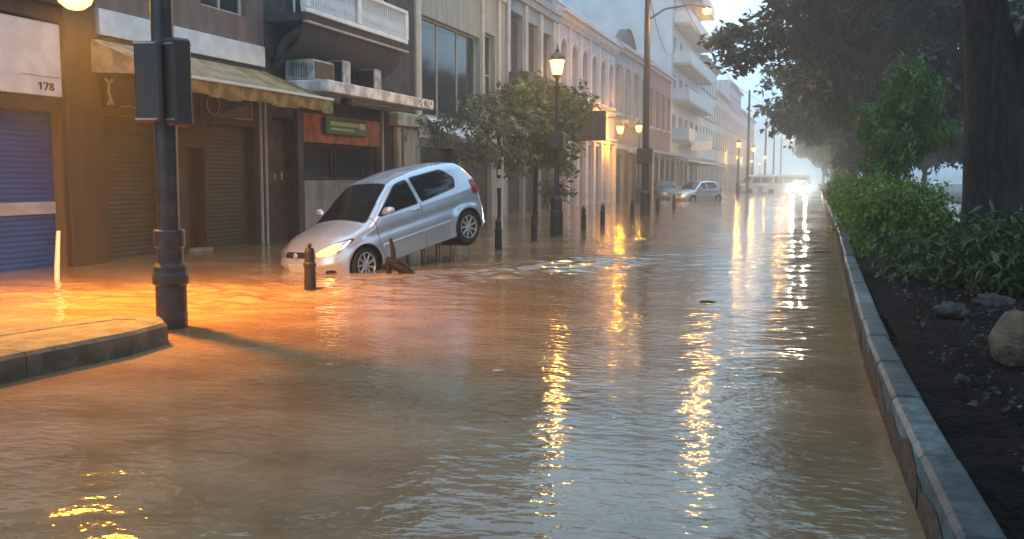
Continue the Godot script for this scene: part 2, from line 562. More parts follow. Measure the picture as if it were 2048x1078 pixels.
func shell(b: Node3D, m: Material, z0: float, z1: float, h: float, deep := 0.45, xf := FX, back := 10.0) -> void: # side walls, roof and back, behind the front
	var st := mb()
	var o := b.position
	box(st, Vector3(xf - back, -0.4, z1 + 0.01) - o, Vector3(xf - deep, h - 0.02, z0 - 0.01) - o)
	obj("rear_walls", st, m, b)
	st = mb()
	for z in [z0 - 0.01, z1 + 0.13]: # party wall ends beside the front
		box(st, Vector3(xf - deep, -0.4, z - 0.12) - o, Vector3(xf - 0.004, h - 0.03, z) - o)
	box(st, Vector3(xf - deep, h - 0.25, z1 + 0.14) - o, Vector3(xf - 0.004, h - 0.03, z0 - 0.14) - o)
	obj("party_wall", st, m, b)
	st = mb()
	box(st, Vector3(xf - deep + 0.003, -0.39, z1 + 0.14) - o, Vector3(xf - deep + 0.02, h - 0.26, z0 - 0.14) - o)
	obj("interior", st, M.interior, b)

func front(b: Node3D, m: Material, z0: float, z1: float, y0: float, y1: float, holes: Array, deep := 0.3, xf := FX, called := "front_wall") -> void:
	var st := mb()
	wall_front(st, xf - b.position.x, z0 - b.position.z, z1 - b.position.z, y0, y1, holes.map(func(h): return [h[0] - b.position.z, h[1] - b.position.z] + h.slice(2)), deep)
	obj(called, st, m, b)

func slab(b: Node3D, called: String, m: Material, x0: float, x1: float, y0: float, y1: float, z0: float, z1: float, ch := 0.0) -> MeshInstance3D:
	var st := mb()
	cbox(st, Vector3((x0 + x1) / 2, (y0 + y1) / 2, (z0 + z1) / 2) - b.position, Vector3(absf(x1 - x0), absf(y1 - y0), absf(z1 - z0)), ch)
	return obj(called, st, m, b)

func moulding(b: Node3D, called: String, m: Material, z0: float, z1: float, steps: Array, xf := FX) -> void: # a stepped cornice: [y low, y high, how far it stands out]
	var st := mb()
	for s in steps:
		cbox(st, Vector3(xf + s[2] / 2 - 0.01, (s[0] + s[1]) / 2, (z0 + z1) / 2) - b.position, Vector3(s[2] + 0.02, s[1] - s[0], absf(z1 - z0) + s[2] * 0.4), 0.012)
	obj(called, st, m, b)

func roller(b: Node3D, m: Material, z0: float, z1: float, y0: float, y1: float, xf: float, called := "roller_shutter") -> MeshInstance3D: # ribbed steel curtain
	var st := mb()
	var n := int((y1 - y0) / 0.085)
	var prev := Vector2(xf, y0)
	for k in n * 2:
		var y := lerpf(y0, y1, float(k + 1) / (n * 2))
		var x := xf + (0.009 if k % 2 == 0 else 0.0)
		quad(st, Vector3(prev.x, prev.y, z1) - b.position, Vector3(prev.x, prev.y, z0) - b.position, Vector3(x, y, z0) - b.position, Vector3(x, y, z1) - b.position)
		prev = Vector2(x, y)
	return obj(called, st, m, b)

func window(b: Node3D, z0: float, z1: float, y0: float, y1: float, cols: int, rows: int, fm: Material, xf := FX - 0.14) -> void: # frame with real bars, and panes
	var o := b.position
	var w := 0.055
	var fr := mb()
	for z in [z0 - w / 2, z1 + w / 2]:
		cbox(fr, Vector3(xf, (y0 + y1) / 2, z) - o, Vector3(0.07, y1 - y0, w), 0.008)
	for y in [y0 + w / 2, y1 - w / 2]:
		cbox(fr, Vector3(xf, y, (z0 + z1) / 2) - o, Vector3(0.066, w, z0 - z1 - 2 * w), 0.008)
	for c in range(1, cols):
		cbox(fr, Vector3(xf, (y0 + y1) / 2, lerpf(z0, z1, float(c) / cols)) - o, Vector3(0.05, y1 - y0 - 2 * w, 0.045), 0.006)
	for r in range(1, rows):
		cbox(fr, Vector3(xf, lerpf(y0, y1, float(r) / rows), (z0 + z1) / 2) - o, Vector3(0.044, 0.04, z0 - z1 - 2 * w), 0.006)
	var f := obj("window_frame", fr, fm, b)
	for c in cols:
		for r in rows:
			var st := mb()
			var za := lerpf(z0, z1, float(c) / cols) - 0.02
			var zb := lerpf(z0, z1, float(c + 1) / cols) + 0.02
			var ya := lerpf(y0, y1, float(r) / rows) + 0.02
			var yb := lerpf(y0, y1, float(r + 1) / rows) - 0.02
			var lean := rng.randf_range(-0.004, 0.004)
			quad(st, Vector3(xf - 0.01, ya, zb) - o, Vector3(xf - 0.01 + lean, ya, za) - o, Vector3(xf - 0.01 + lean, yb, za) - o, Vector3(xf - 0.01, yb, zb) - o)
			obj("pane", st, M.pane_dark, f)

func building(called: String, label: String, z0: float, z1: float) -> Node3D:
	return thing(called, label, "building", Vector3(FX, 0, (z0 + z1) / 2), 0, "shop houses along the pavement")

func shop_front(b: Node3D, z0: float, z1: float, n: int, top: float, trim: Material, kinds: Array, col := 0.3) -> Array: # n door bays between piers; returns the holes
	var holes := []
	var step := (z0 - z1) / n
	for k in n:
		var a := z0 - step * k - col / 2
		var c := z0 - step * (k + 1) + col / 2
		holes.append([a, c, -0.4, top])
		var kind: String = kinds[k % kinds.size()]
		if kind == "glass":
			window(b, a, c, 0.35, top, 2, 2, trim, FX - 0.16)
			slab(b, "stall_riser", trim, FX - 0.24, FX - 0.12, -0.4, 0.345, a - 0.002, c + 0.002)
		else:
			roller(b, M[kind], a, c, -0.4, top, FX - 0.2)
	return holes

func buildings() -> void:
	# --- nearest shop: blue shutter under a white board with the house number
	var b := building("shop_building", "ochre shop with a blue roller shutter under a white board numbered 178", -4.0, -13.8)
	shell(b, M.ochre, -4.0, -13.8, 7.5)
	front(b, M.ochre, -4.0, -13.8, -0.4, 7.5, [[-9.2, -12.93, -0.4, 2.58], [-4.6, -8.6, -0.4, 2.58]])
	moulding(b, "lintel", M.column_brown, -4.0, -13.0, [[4.04, 4.30, 0.10], [4.30, 4.38, 0.18]])
	slab(b, "name_board", M.white_board, FX, FX + 0.07, 2.82, 4.0, -8.9, -12.95, 0.008)
	slab(b, "board_seam", M.shutter_band, FX + 0.071, FX + 0.078, 3.125, 3.14, -12.1, -12.95)
	slab(b, "transom", M.brown_dark, FX - 0.19, FX + 0.05, 2.58, 2.80, -4.2, -12.95)
	var sh := roller(b, M.shutter_blue, -9.2, -12.93, -0.4, 2.58, FX - 0.18)
	sh.set_meta("label", "deep blue ribbed roller shutter")
	slab(b, "shutter_band", M.shutter_band, FX - 0.16, FX - 0.145, 0.90, 1.10, -9.21, -12.92)
	roller(b, M.shutter_dark, -4.6, -8.6, -0.4, 2.58, FX - 0.18)
	slab(b, "pilaster", M.column_brown, FX - 0.01, FX + 0.14, -0.4, 7.4, -12.97, -13.72, 0.02)
	var tm := TextMesh.new()
	tm.text = "178"
	var sf := SystemFont.new()
	sf.font_names = PackedStringArray(["Droid Sans"])
	sf.font_weight = 600
	tm.font = sf
	tm.font_size = 32
	tm.pixel_size = 0.0055
	tm.depth = 0.008
	var num := obj("house_number", tm, M.sign_ink, b)
	num.position = Vector3(FX + 0.075, 2.97, -12.6) - b.position
	num.rotation.y = PI / 2
	num.scale = Vector3(1.25, 1, 1)

	# --- shop with the awning
	b = building("shop_building", "brown shop with a white fascia and grey shutters behind the awning", -13.8, -19.2)
	shell(b, M.pink_brown, -13.8, -19.2, 7.6)
	front(b, M.pink_brown, -13.8, -19.2, 3.9, 7.6, [[-14.5, -16.1, 5.0, 7.0], [-16.9, -18.5, 5.0, 7.0]], 0.35)
	front(b, M.column_brown, -13.8, -19.2, -0.4, 3.897, [[-14.0, -15.55, -0.4, 2.62], [-16.3, -16.86, -0.4, 2.1], [-16.95, -18.72, -0.4, 2.62]], 0.35, FX, "ground_floor_wall")
	slab(b, "fascia_board", M.blue_white, FX, FX + 0.12, 3.97, 4.42, -13.83, -19.06, 0.01)
	moulding(b, "fascia_edge", M.brown_dark, -13.9, -19.0, [[3.88, 3.965, 0.09]])
	roller(b, M.shutter_grey, -14.0, -15.55, -0.4, 2.62, FX - 0.2)
	roller(b, M.shutter_grey, -16.95, -18.72, -0.4, 2.62, FX - 0.2)
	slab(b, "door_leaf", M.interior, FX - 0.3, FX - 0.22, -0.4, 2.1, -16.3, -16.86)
	slab(b, "door_step", M.low_white, FX - 0.2, FX + 0.1, -0.3, 0.06, -16.25, -16.95, 0.015)
	window(b, -14.5, -16.1, 5.0, 7.0, 2, 3, M.cream_light)
	window(b, -16.9, -18.5, 5.0, 7.0, 2, 3, M.cream_light)
	for s in [[-13.95, -15.3], [-16.7, -18.6]]:
		var sg := slab(b, "shop_sign", M.sign_dark, FX, FX + 0.06, 2.74, 3.26, s[0], s[1], 0.006)
		var st := mb()
		var f := func(u: float, v: float) -> Vector3: return Vector3(FX + 0.068, 2.74 + v * 0.52, lerpf(s[0], s[1], u)) - b.position
		if s[0] > -15.0: # a dancing figure in pale strokes, a line of marks under it
			for stroke in [[[0.02, 0.96], [0.08, 0.8], [0.15, 0.94]], [[0.08, 0.8], [0.07, 0.5], [0.1, 0.3], [0.05, 0.08]], [[0.1, 0.3], [0.14, 0.1]]]:
				tube(st, stroke.map(func(q): return f.call(q[0], q[1])), stroke.map(func(_q): return 0.028), 6)
			obj("sign_mark", st, M.sign_mark, sg)
			st = mb()
			for k in 7:
				tube(st, [f.call(0.3 + k * 0.075, 0.06), f.call(0.35 + k * 0.075, 0.07 + 0.03 * (k % 3))], [0.012, 0.012], 5)
		else: # a ring and a bracket
			var ring := []
			for k in 17: ring.append(f.call(0.22 + 0.12 * cos(TAU * k / 16), 0.5 + 0.36 * sin(TAU * k / 16)))
			tube(st, ring, ring.map(func(_q): return 0.012), 5)
			obj("sign_mark", st, M.sign_mark, sg)
			st = mb()
			tube(st, [f.call(0.96, 0.95), f.call(0.965, 0.06), f.call(0.6, 0.05)], [0.015, 0.015, 0.012], 5)
		obj("sign_mark", st, M.sign_mark, sg)
	for z in [-18.86, -19.06]:
		var st := mb()
		tube(st, [Vector3(FX + 0.07, -0.4, z) - b.position, Vector3(FX + 0.07, 3.85, z) - b.position], [0.035, 0.035], 8)
		obj("drain_pipe", st, M.pipe_pale, b)
	# awning, a thing of its own
	var aw := thing("awning", "sloping tan canvas awning with mossy end and a white front rail", "awning", Vector3(FX, 3.9, -16.4))
	var zs := []
	for k in 12: zs.append(lerpf(-13.55, -19.12, k / 11.0))
	for k in 11:
		var st := mb()
		st.set_smooth_group(1)
		for j in 5:
			var p := []
			for c in [[k, j], [k + 1, j], [k + 1, j + 1], [k, j + 1]]:
				var t: float = c[1] / 5.0
				p.append(Vector3(0.1 + 1.65 * t, -0.02 - 0.66 * t - 0.05 * sin(t * PI) - (0.02 if c[0] % 2 else 0.0) * sin(t * PI), zs[c[0]] + 16.4))
			quad(st, p[1], p[0], p[3], p[2])
		obj("canvas_strip", st, M.awning_moss if k in [8, 10] else M.awning_canvas, aw)
		st = mb()
		var za: float = zs[k] + 16.4
		var zb: float = zs[k + 1] + 16.4
		var low := -0.97 + 0.03 * sin(k * 1.7)
		quad(st, Vector3(1.77, low, zb), Vector3(1.77, low, za), Vector3(1.77, -0.70, za), Vector3(1.77, -0.70, zb))
		obj("valance", st, M.awning_moss if k == 10 else M.awning_valance, aw)
	var st := mb()
	cbox(st, Vector3(1.77, -0.685, -16.33 + 16.4), Vector3(0.05, 0.055, 5.6), 0.01)
	obj("front_rail", st, M.awning_rail, aw)
	st = mb()
	for z in [-13.57, -19.1]:
		st = mb()
		tri(st, Vector3(0.1, -0.03, z + 16.4), Vector3(0.1, -0.6, z + 16.4), Vector3(1.74, -0.69, z + 16.4))
		obj("end_cheek", st, M.awning_canvas, aw)
	st = mb()
	for z in [-14.2, -16.4, -18.6]:
		st = mb()
		tube(st, [Vector3(0.05, -0.55, z + 16.4), Vector3(1.7, -0.7, z + 16.4)], [0.018, 0.018], 6)
		obj("arm", st, M.metal_dark, aw)

	balcony_house()
	mid_buildings()
	far_buildings()

func balcony_house() -> void:
	var z0 := -19.2
	var z1 := -27.75
	var b := building("balcony_building", "grimy old house with a pale blue balcony above a white concrete canopy", z0, z1)
	shell(b, M.soot_plaster, z0, z1, 10.5, 0.55)
	front(b, M.soot_plaster, z0, z1, 3.4, 10.5, [[-20.2, -21.4, 5.3, 8.6], [-22.4, -23.6, 5.3, 8.6], [-24.6, -25.8, 5.3, 8.6], [-19.9, -24.8, 3.75, 4.6]])
	for w in [[-20.2, -21.4], [-22.4, -23.6], [-24.6, -25.8]]:
		window(b, w[0], w[1], 5.3, 8.6, 2, 4, M.blue_white)
	front(b, M.brown_dark, z0, z1, -0.4, 3.395, [[-19.5, -20.42, -0.4, 2.9], [-20.75, -24.6, 1.44, 2.36], [-24.72, -25.0, -0.4, 2.36]], 0.3, FX, "ground_floor_wall")
	slab(b, "door_leaf", M.brown_dark, FX - 0.3, FX - 0.22, -0.4, 2.9, -19.5, -20.42)
	for z in [-19.85, -20.15]:
		slab(b, "door_plate", M.sign_mark, FX - 0.215, FX - 0.2, 1.45, 1.6 + 0.1 * absf(z + 19.85), z, z - 0.05)
	slab(b, "pilaster", M.soot_plaster, FX - 0.01, FX + 0.1, -0.4, 3.39, -20.44, -20.72, 0.01)
	slab(b, "fascia_panel", M.orange_fascia, FX, FX + 0.09, 2.37, 3.08, -20.74, -25.06, 0.008)
	for w in [[-20.75, -22.45], [-22.6, -24.6]]:
		window(b, w[0], w[1], 1.45, 2.355, 1, 1, M.brown_dark, FX - 0.1)
	slab(b, "low_wall", M.low_white, FX, FX + 0.06, -0.4, 1.43, -20.74, -24.65, 0.008)
	slab(b, "door_leaf", M.shutter_dark, FX - 0.28, FX - 0.2, -0.4, 2.36, -24.72, -25.0)
	var st := mb()
	tube(st, [Vector3(FX + 0.08, -0.4, -25.2) - b.position, Vector3(FX + 0.08, 3.4, -25.2) - b.position], [0.045, 0.045], 8)
	obj("drain_pipe", st, M.pipe_pale, b)
	slab(b, "pilaster", M.cream_stone, FX - 0.01, FX + 0.16, -0.4, 3.02, -26.1, -27.6, 0.03)
	slab(b, "pilaster_groove", M.brown_dark, FX + 0.155, FX + 0.164, -0.2, 2.95, -26.35, -26.5)
	slab(b, "capital", M.cream_stone, FX - 0.01, FX + 0.32, 3.02, 3.42, -25.8, -27.72, 0.03)
	st = mb()
	tube(st, [Vector3(FX + 0.1, -0.4, -27.72) - b.position, Vector3(FX + 0.1, 10.4, -27.72) - b.position], [0.05, 0.05], 8)
	obj("drain_pipe", st, M.cream_light, b)
	# concrete canopy
	var can := slab(b, "canopy", M.canopy_white, FX, FX + 1.5, 3.43, 3.70, -19.4, -25.65, 0.02)
	for k in 9: # worn rusty patches at its far end
		st = mb()
		var c := Vector3(FX + 1.502, rng.randf_range(3.5, 3.66), rng.randf_range(-25.55, -24.9))
		cbox(st, c - b.position, Vector3(0.006, rng.randf_range(0.02, 0.06), rng.randf_range(0.03, 0.1)), 0.0, Basis(Vector3.RIGHT, rng.randf_range(-0.5, 0.5)))
		obj("rust_patch", st, M.rust, can)
	slab(b, "canopy_lamp", M.metal_dark, FX + 0.9, FX + 1.1, 3.28, 3.427, -21.1, -21.35, 0.02)
	# balcony: slab, coved soffit, brackets, balustrade
	var bx := FX + 1.0
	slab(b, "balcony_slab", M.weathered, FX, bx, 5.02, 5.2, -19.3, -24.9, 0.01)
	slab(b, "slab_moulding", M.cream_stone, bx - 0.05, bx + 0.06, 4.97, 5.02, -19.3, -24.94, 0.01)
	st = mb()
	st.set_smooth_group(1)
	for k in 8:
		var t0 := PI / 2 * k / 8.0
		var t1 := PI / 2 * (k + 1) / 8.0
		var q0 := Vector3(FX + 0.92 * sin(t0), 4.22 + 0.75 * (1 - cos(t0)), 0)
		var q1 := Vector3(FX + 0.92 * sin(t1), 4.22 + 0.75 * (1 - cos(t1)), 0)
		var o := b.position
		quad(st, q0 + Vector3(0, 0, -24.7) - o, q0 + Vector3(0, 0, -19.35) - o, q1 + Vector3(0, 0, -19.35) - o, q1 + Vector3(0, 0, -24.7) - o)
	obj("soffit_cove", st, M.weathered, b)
	for z in [-19.6, -21.2, -23.0, -24.55]: # scrolled brackets
		st = mb()
		var prof := []
		for k in 9:
			var t := k / 8.0
			prof.append(Vector3(FX + 0.05 + 0.8 * t * t + 0.08 * sin(t * TAU), 4.05 + 0.85 * t, z) - b.position)
		tube(st, prof, prof.map(func(_q): return 0.11), 8, 0.05)
		obj("bracket", st, M.soot_plaster, b)
	var bal := slab(b, "balustrade", M.balustrade, bx - 0.1, bx + 0.04, 5.205, 5.32, -19.3, -24.93, 0.015)
	st = mb()
	cbox(st, Vector3(bx - 0.03, 6.07, -22.115) - b.position, Vector3(0.17, 0.10, 5.66), 0.02)
	obj("handrail", st, M.balustrade, bal)
	for z in [-19.4, -21.95, -24.85]:
		st = mb()
		cbox(st, Vector3(bx - 0.03, 5.67, z) - b.position, Vector3(0.17, 0.70, 0.18), 0.01)
		obj("newel", st, M.balustrade, bal)
	var sp := mb()
	lathe(sp, [[0.03, 0.0], [0.045, 0.06], [0.03, 0.12], [0.055, 0.26], [0.03, 0.45], [0.035, 0.62], [0.045, 0.70]], 8, Vector3.ZERO, Basis(), true)
	sp.generate_normals()
	var spindle := sp.commit()
	for k in 46:
		var z := lerpf(-19.55, -24.72, k / 45.0)
		if absf(z + 21.95) < 0.12: continue
		var s := obj("baluster", spindle, M.balustrade, bal)
		s.position = Vector3(bx - 0.03, 5.32, z) - b.position
	# air conditioners standing on the canopy
	for a in [["pale air conditioner with its finned side, nearest the awning, on the canopy", -19.75, -20.75, 3.705, 4.25, 0.75], ["dark grilled air conditioner in a pale frame, middle one on the canopy", -21.2, -21.6, 3.705, 4.38, 0.62], ["dark grilled air conditioner at the far end of the canopy", -22.95, -23.35, 3.705, 4.36, 0.6]]:
		var ac := thing("air_conditioner", a[0], "air conditioner", Vector3(FX + 0.95, a[3], (a[1] + a[2]) / 2), 0, "air conditioners on the canopy")
		var w: float = a[1] - a[2]
		var h: float = a[4] - a[3]
		var c := mb()
		cbox(c, Vector3(-a[5] / 2, h / 2, 0), Vector3(a[5], h - 0.06, w), 0.02)
		obj("case", c, M.ac_case, ac)
		for s in [-1, 1]:
			var feet := mb()
			cbox(feet, Vector3(-a[5] / 2, 0.015, s * w * 0.35), Vector3(a[5] * 0.9, 0.03, 0.06), 0.0)
			obj("foot", feet, M.metal_dark, ac)
		var gr := mb()
		var along: bool = w < 0.5 # this one looks along the street
		if along: cbox(gr, Vector3(-a[5] / 2, h / 2, w / 2 + 0.006), Vector3(a[5] - 0.07, h - 0.13, 0.012), 0.003)
		else: cbox(gr, Vector3(0.006, h / 2, 0), Vector3(0.012, h - 0.16, w - 0.12), 0.003)
		var grille := obj("grille", gr, M.car_black if along else M.shutter_grey, ac)
		for k in 9:
			var l := mb()
			if along: cbox(l, Vector3(-a[5] / 2, 0.1 + (h - 0.2) * k / 8.0, w / 2 + 0.016), Vector3(a[5] - 0.1, 0.012, 0.01), 0.0)
			else: cbox(l, Vector3(0.016, 0.1 + (h - 0.2) * k / 8.0, 0), Vector3(0.01, 0.012, w - 0.14), 0.0)
			obj("louvre", l, M.metal_dark, grille)
		if along: continue
		var sd := mb()
		for k in 7: cbox(sd, Vector3(-a[5] / 2 - 0.2 + k * 0.065, h / 2, w / 2 + 0.004), Vector3(0.02, h * 0.6, 0.008), 0.0)
		obj("side_vent", sd, M.shutter_dark, ac)
	# hanging green shop sign
	var sg := thing("shop_sign", "green shop sign with pale worn lettering on the orange fascia", "sign", Vector3(FX + 0.12, 2.62, -22.8))
	st = mb()
	cbox(st, Vector3(0.04, 0.2, 0), Vector3(0.1, 0.42, 2.3), 0.015)
	obj("board", st, M.sign_green, sg)
	st = mb()
	cbox(st, Vector3(0.093, 0.26, 0.0), Vector3(0.006, 0.1, 1.9), 0.0)
	cbox(st, Vector3(0.093, 0.12, 0.25), Vector3(0.006, 0.06, 1.3), 0.0)
	obj("worn_band", st, M.sign_pale_green, sg)
	st = mb()
	cbox(st, Vector3(0.1, 0.25, -0.85), Vector3(0.012, 0.16, 0.36), 0.0)
	obj("worn_patch", st, M.cream_light, sg)

func mid_buildings() -> void:
	# --- cream front with the big shop window upstairs
	var b := building("cream_building", "cream building with a huge upstairs window behind the pavement tree", -27.75, -36.85)
	shell(b, M.cream_green, -27.75, -36.85, 9.0)
	front(b, M.cream_green, -27.75, -36.85, -0.4, 9.0, [[-28.25, -33.85, 3.5, 6.65], [-34.2, -35.6, 3.9, 6.95], [-28.2, -31.4, -0.4, 2.5], [-31.8, -35.2, -0.4, 2.5]], 0.35)
	window(b, -28.25, -33.85, 3.5, 6.65, 3, 1, M.cream_light, FX - 0.22)
	window(b, -34.2, -35.6, 3.9, 6.95, 1, 2, M.cream_light, FX - 0.22)
	for z in [-28.0, -34.02, -35.95]:
		slab(b, "pilaster", M.cream_light, FX - 0.01, FX + 0.1, 2.9, 8.4, z + 0.12, z - 0.12, 0.01)
	moulding(b, "cornice", M.cream_light, -27.8, -36.8, [[8.4, 8.55, 0.12], [8.55, 8.75, 0.28], [8.75, 8.85, 0.4]])
	moulding(b, "string_course", M.cream_light, -27.8, -36.8, [[2.75, 2.95, 0.12]])
	roller(b, M.shutter_dark, -28.2, -31.4, -0.4, 2.5, FX - 0.2)
	roller(b, M.shutter_grey, -31.8, -35.2, -0.4, 2.5, FX - 0.2)
	var poster := slab(b, "window_poster", M.sign_pale_green, FX - 0.3, FX - 0.29, 4.6, 5.8, -34.5, -35.4)
	poster.set_meta("label", "yellow green poster inside the narrow window")
	# a light sheet awning sagging below the big window
	var sheet := thing("tarpaulin_awning", "pale grey sheet awning sagging above the cream building's door", "awning", Vector3(FX, 2.9, -30.4))
	var st := mb()
	st.set_smooth_group(1)
	for k in 6:
		var t0 := k / 6.0
		var t1 := (k + 1) / 6.0
		var q := func(t: float, z: float) -> Vector3: return Vector3(1.3 * t, 0.55 - 0.75 * t - 0.12 * sin(t * PI), z)
		quad(st, q.call(t0, -1.7), q.call(t0, 1.7), q.call(t1, 1.7), q.call(t1, -1.7))
	obj("sheet", st, M.blue_white, sheet)
	st = mb()
	for z in [-1.7, 1.7]: tube(st, [Vector3(0.0, 0.3, z), Vector3(1.3, -0.2, z)], [0.02, 0.02], 6)
	tube(st, [Vector3(1.3, -0.2, -1.75), Vector3(1.3, -0.2, 1.75)], [0.02, 0.02], 6)
	obj("rod", st, M.galvanised, sheet)

	# --- blue grey front with tall dark windows
	b = building("blue_grey_building", "blue grey building with tall dark windows over a boxed balcony", -36.85, -44.75)
	shell(b, M.blue_grey, -36.85, -44.75, 13.0)
	front(b, M.blue_grey, -36.85, -44.75, -0.4, 13.0, [[-37.4, -39.3, 4.9, 8.3], [-39.9, -41.7, 4.9, 8.2], [-42.2, -43.9, 4.9, 8.1], [-37.4, -39.3, 9.6, 12.4], [-39.9, -41.7, 9.6, 12.4], [-42.2, -43.9, 9.6, 12.4]] + shop_front(b, -37.1, -44.5, 3, 2.9, M.blue_grey_dark, ["shutter_grey", "shutter_dark"]), 0.4)
	for w in [[-37.4, -39.3], [-39.9, -41.7], [-42.2, -43.9]]:
		window(b, w[0], w[1], 4.9, 8.1, 2, 3, M.blue_grey_dark, FX - 0.25)
		window(b, w[0], w[1], 9.6, 12.4, 2, 3, M.blue_grey_dark, FX - 0.25)
	for z in [-37.1, -39.6, -41.95, -44.2]:
		slab(b, "pilaster", M.pale_grey, FX - 0.01, FX + 0.12, 4.2, 8.8, z + 0.18, z - 0.18, 0.01)
	moulding(b, "string_course", M.blue_grey, -36.9, -44.7, [[8.8, 9.1, 0.2], [9.1, 9.2, 0.3], [3.2, 3.4, 0.15]])
	slab(b, "balcony_box", M.blue_grey_dark, FX, FX + 0.9, 4.55, 5.75, -37.0, -42.2, 0.02)

	# --- pinkish classical front with arched windows
	b = building("arched_building", "pinkish white classical building with arched upper windows and a balustraded cornice", -44.75, -58.85)
	shell(b, M.pink_white, -44.75, -58.85, 9.95)
	var holes := []
	for k in 6:
		var zc := -46.1 - k * 2.28
		holes.append([zc + 0.62, zc - 0.62, 5.75, 8.25, 1])
		window(b, zc + 0.62, zc - 0.62, 5.75, 8.25, 2, 3, M.grey_blue, FX - 0.3)
		var st2 := mb() # arched hood moulding
		var arc := [Vector3(FX + 0.03, 5.75, zc + 0.75) - b.position]
		for j in 13:
			var t := PI * j / 12.0
			arc.append(Vector3(FX + 0.03, 7.63 + 0.76 * sin(t), zc + 0.76 * cos(t)) - b.position)
		arc.append(Vector3(FX + 0.03, 5.75, zc - 0.75) - b.position)
		tube(st2, arc, arc.map(func(_q): return 0.075), 6)
		obj("arch_moulding", st2, M.pink_trim, b)
		slab(b, "window_sill", M.pink_trim, FX, FX + 0.22, 5.6, 5.74, zc + 0.85, zc - 0.85, 0.015)
		slab(b, "keystone", M.pink_trim, FX, FX + 0.16, 8.2, 8.55, zc + 0.14, zc - 0.14, 0.01)
		slab(b, "pilaster", M.pink_trim, FX - 0.01, FX + 0.12, 5.4, 9.0, zc + 1.28, zc + 1.0, 0.01)
	holes += shop_front(b, -44.95, -58.6, 7, 3.3, M.pink_trim, ["red_door", "red_door", "shutter_grey", "glass", "shutter_dark", "glass", "shutter_grey"], 0.55)
	front(b, M.pink_white, -44.75, -58.85, -0.4, 9.95, holes, 0.4)
	for k in 8:
		slab(b, "shop_column", M.pink_trim, FX - 0.01, FX + 0.16, -0.4, 3.5, -44.95 - k * 1.95 + 0.2, -44.95 - k * 1.95 - 0.2, 0.02)
	moulding(b, "string_course", M.pink_trim, -44.8, -58.8, [[3.5, 3.7, 0.14], [3.7, 3.8, 0.24], [5.3, 5.45, 0.12]])
	moulding(b, "cornice", M.pink_trim, -44.8, -58.8, [[9.0, 9.2, 0.15], [9.2, 9.4, 0.35], [9.4, 9.52, 0.55], [9.85, 9.98, 0.12]])
	for k in 32: # dentils
		slab(b, "dentil", M.pink_trim, FX, FX + 0.3, 9.1, 9.2, -45.0 - k * 0.43, -45.2 - k * 0.43)
	var tower := thing("roof_block", "dark grey rooftop block rising behind the arched building", "building", Vector3(-17.5, 9.9, -49.5))
	st = mb()
	box(st, Vector3(-3, -5.0, -3.4), Vector3(2.4, 3.0, 3.4))
	obj("wall", st, M.grey_blue, tower)
	st = mb()
	box(st, Vector3(-3.2, 3.005, -3.6), Vector3(2.6, 3.2, 3.6))
	obj("roof", st, M.roof_dark, tower)
	# projecting shop sign
	var ps := thing("projecting_sign", "dark brown box sign projecting over the pavement from the arched building", "sign", Vector3(FX + 1.7, 3.2, -43.4))
	st = mb()
	cbox(st, Vector3(0, 0.68, 0), Vector3(2.1, 1.36, 0.3), 0.02)
	obj("case", st, M.sign_dark, ps)
	st = mb()
	cbox(st, Vector3(-0.15, 0.62, 0.156), Vector3(1.5, 0.8, 0.01), 0.0)
	obj("face_panel", st, M.shutter_grey, ps)
	st = mb()
	for y in [0.2, 1.2]:
		st = mb()
		tube(st, [Vector3(-1.75, y, 0), Vector3(-1.0, y, 0)], [0.03, 0.03], 6)
		obj("bracket", st, M.metal_dark, ps)

func far_house(called: String, label: String, wall: Material, trim: Material, z0: float, z1: float, h: float, floors: Array, bays: int, shops: Array, extra := 0.0) -> Node3D:
	var b := building(called, label, z0, z1)
	shell(b, wall, z0, z1, h)
	var holes := shop_front(b, z0 - 0.2, z1 + 0.2, bays, 3.0, trim, shops, 0.4)
	var step := (z0 - z1) / bays
	for f in floors:
		for k in bays:
			var zc := z0 - step * (k + 0.5)
			var w := step * 0.27
			holes.append([zc + w, zc - w, f[0], f[1]])
			window(b, zc + w, zc - w, f[0], f[1], 2, 3, trim, FX - 0.22)
			slab(b, "window_sill", trim, FX, FX + 0.16, f[0] - 0.16, f[0] - 0.02, zc + w + 0.15, zc - w - 0.15, 0.01)
	front(b, wall, z0, z1, -0.4, h, holes, 0.35)
	moulding(b, "cornice", trim, z0 - 0.05, z1 + 0.05, [[h - 0.75, h - 0.55, 0.2], [h - 0.55, h - 0.35, 0.45 + extra]])
	moulding(b, "string_course", trim, z0 - 0.05, z1 + 0.05, [[3.3, 3.6, 0.2]])
	return b

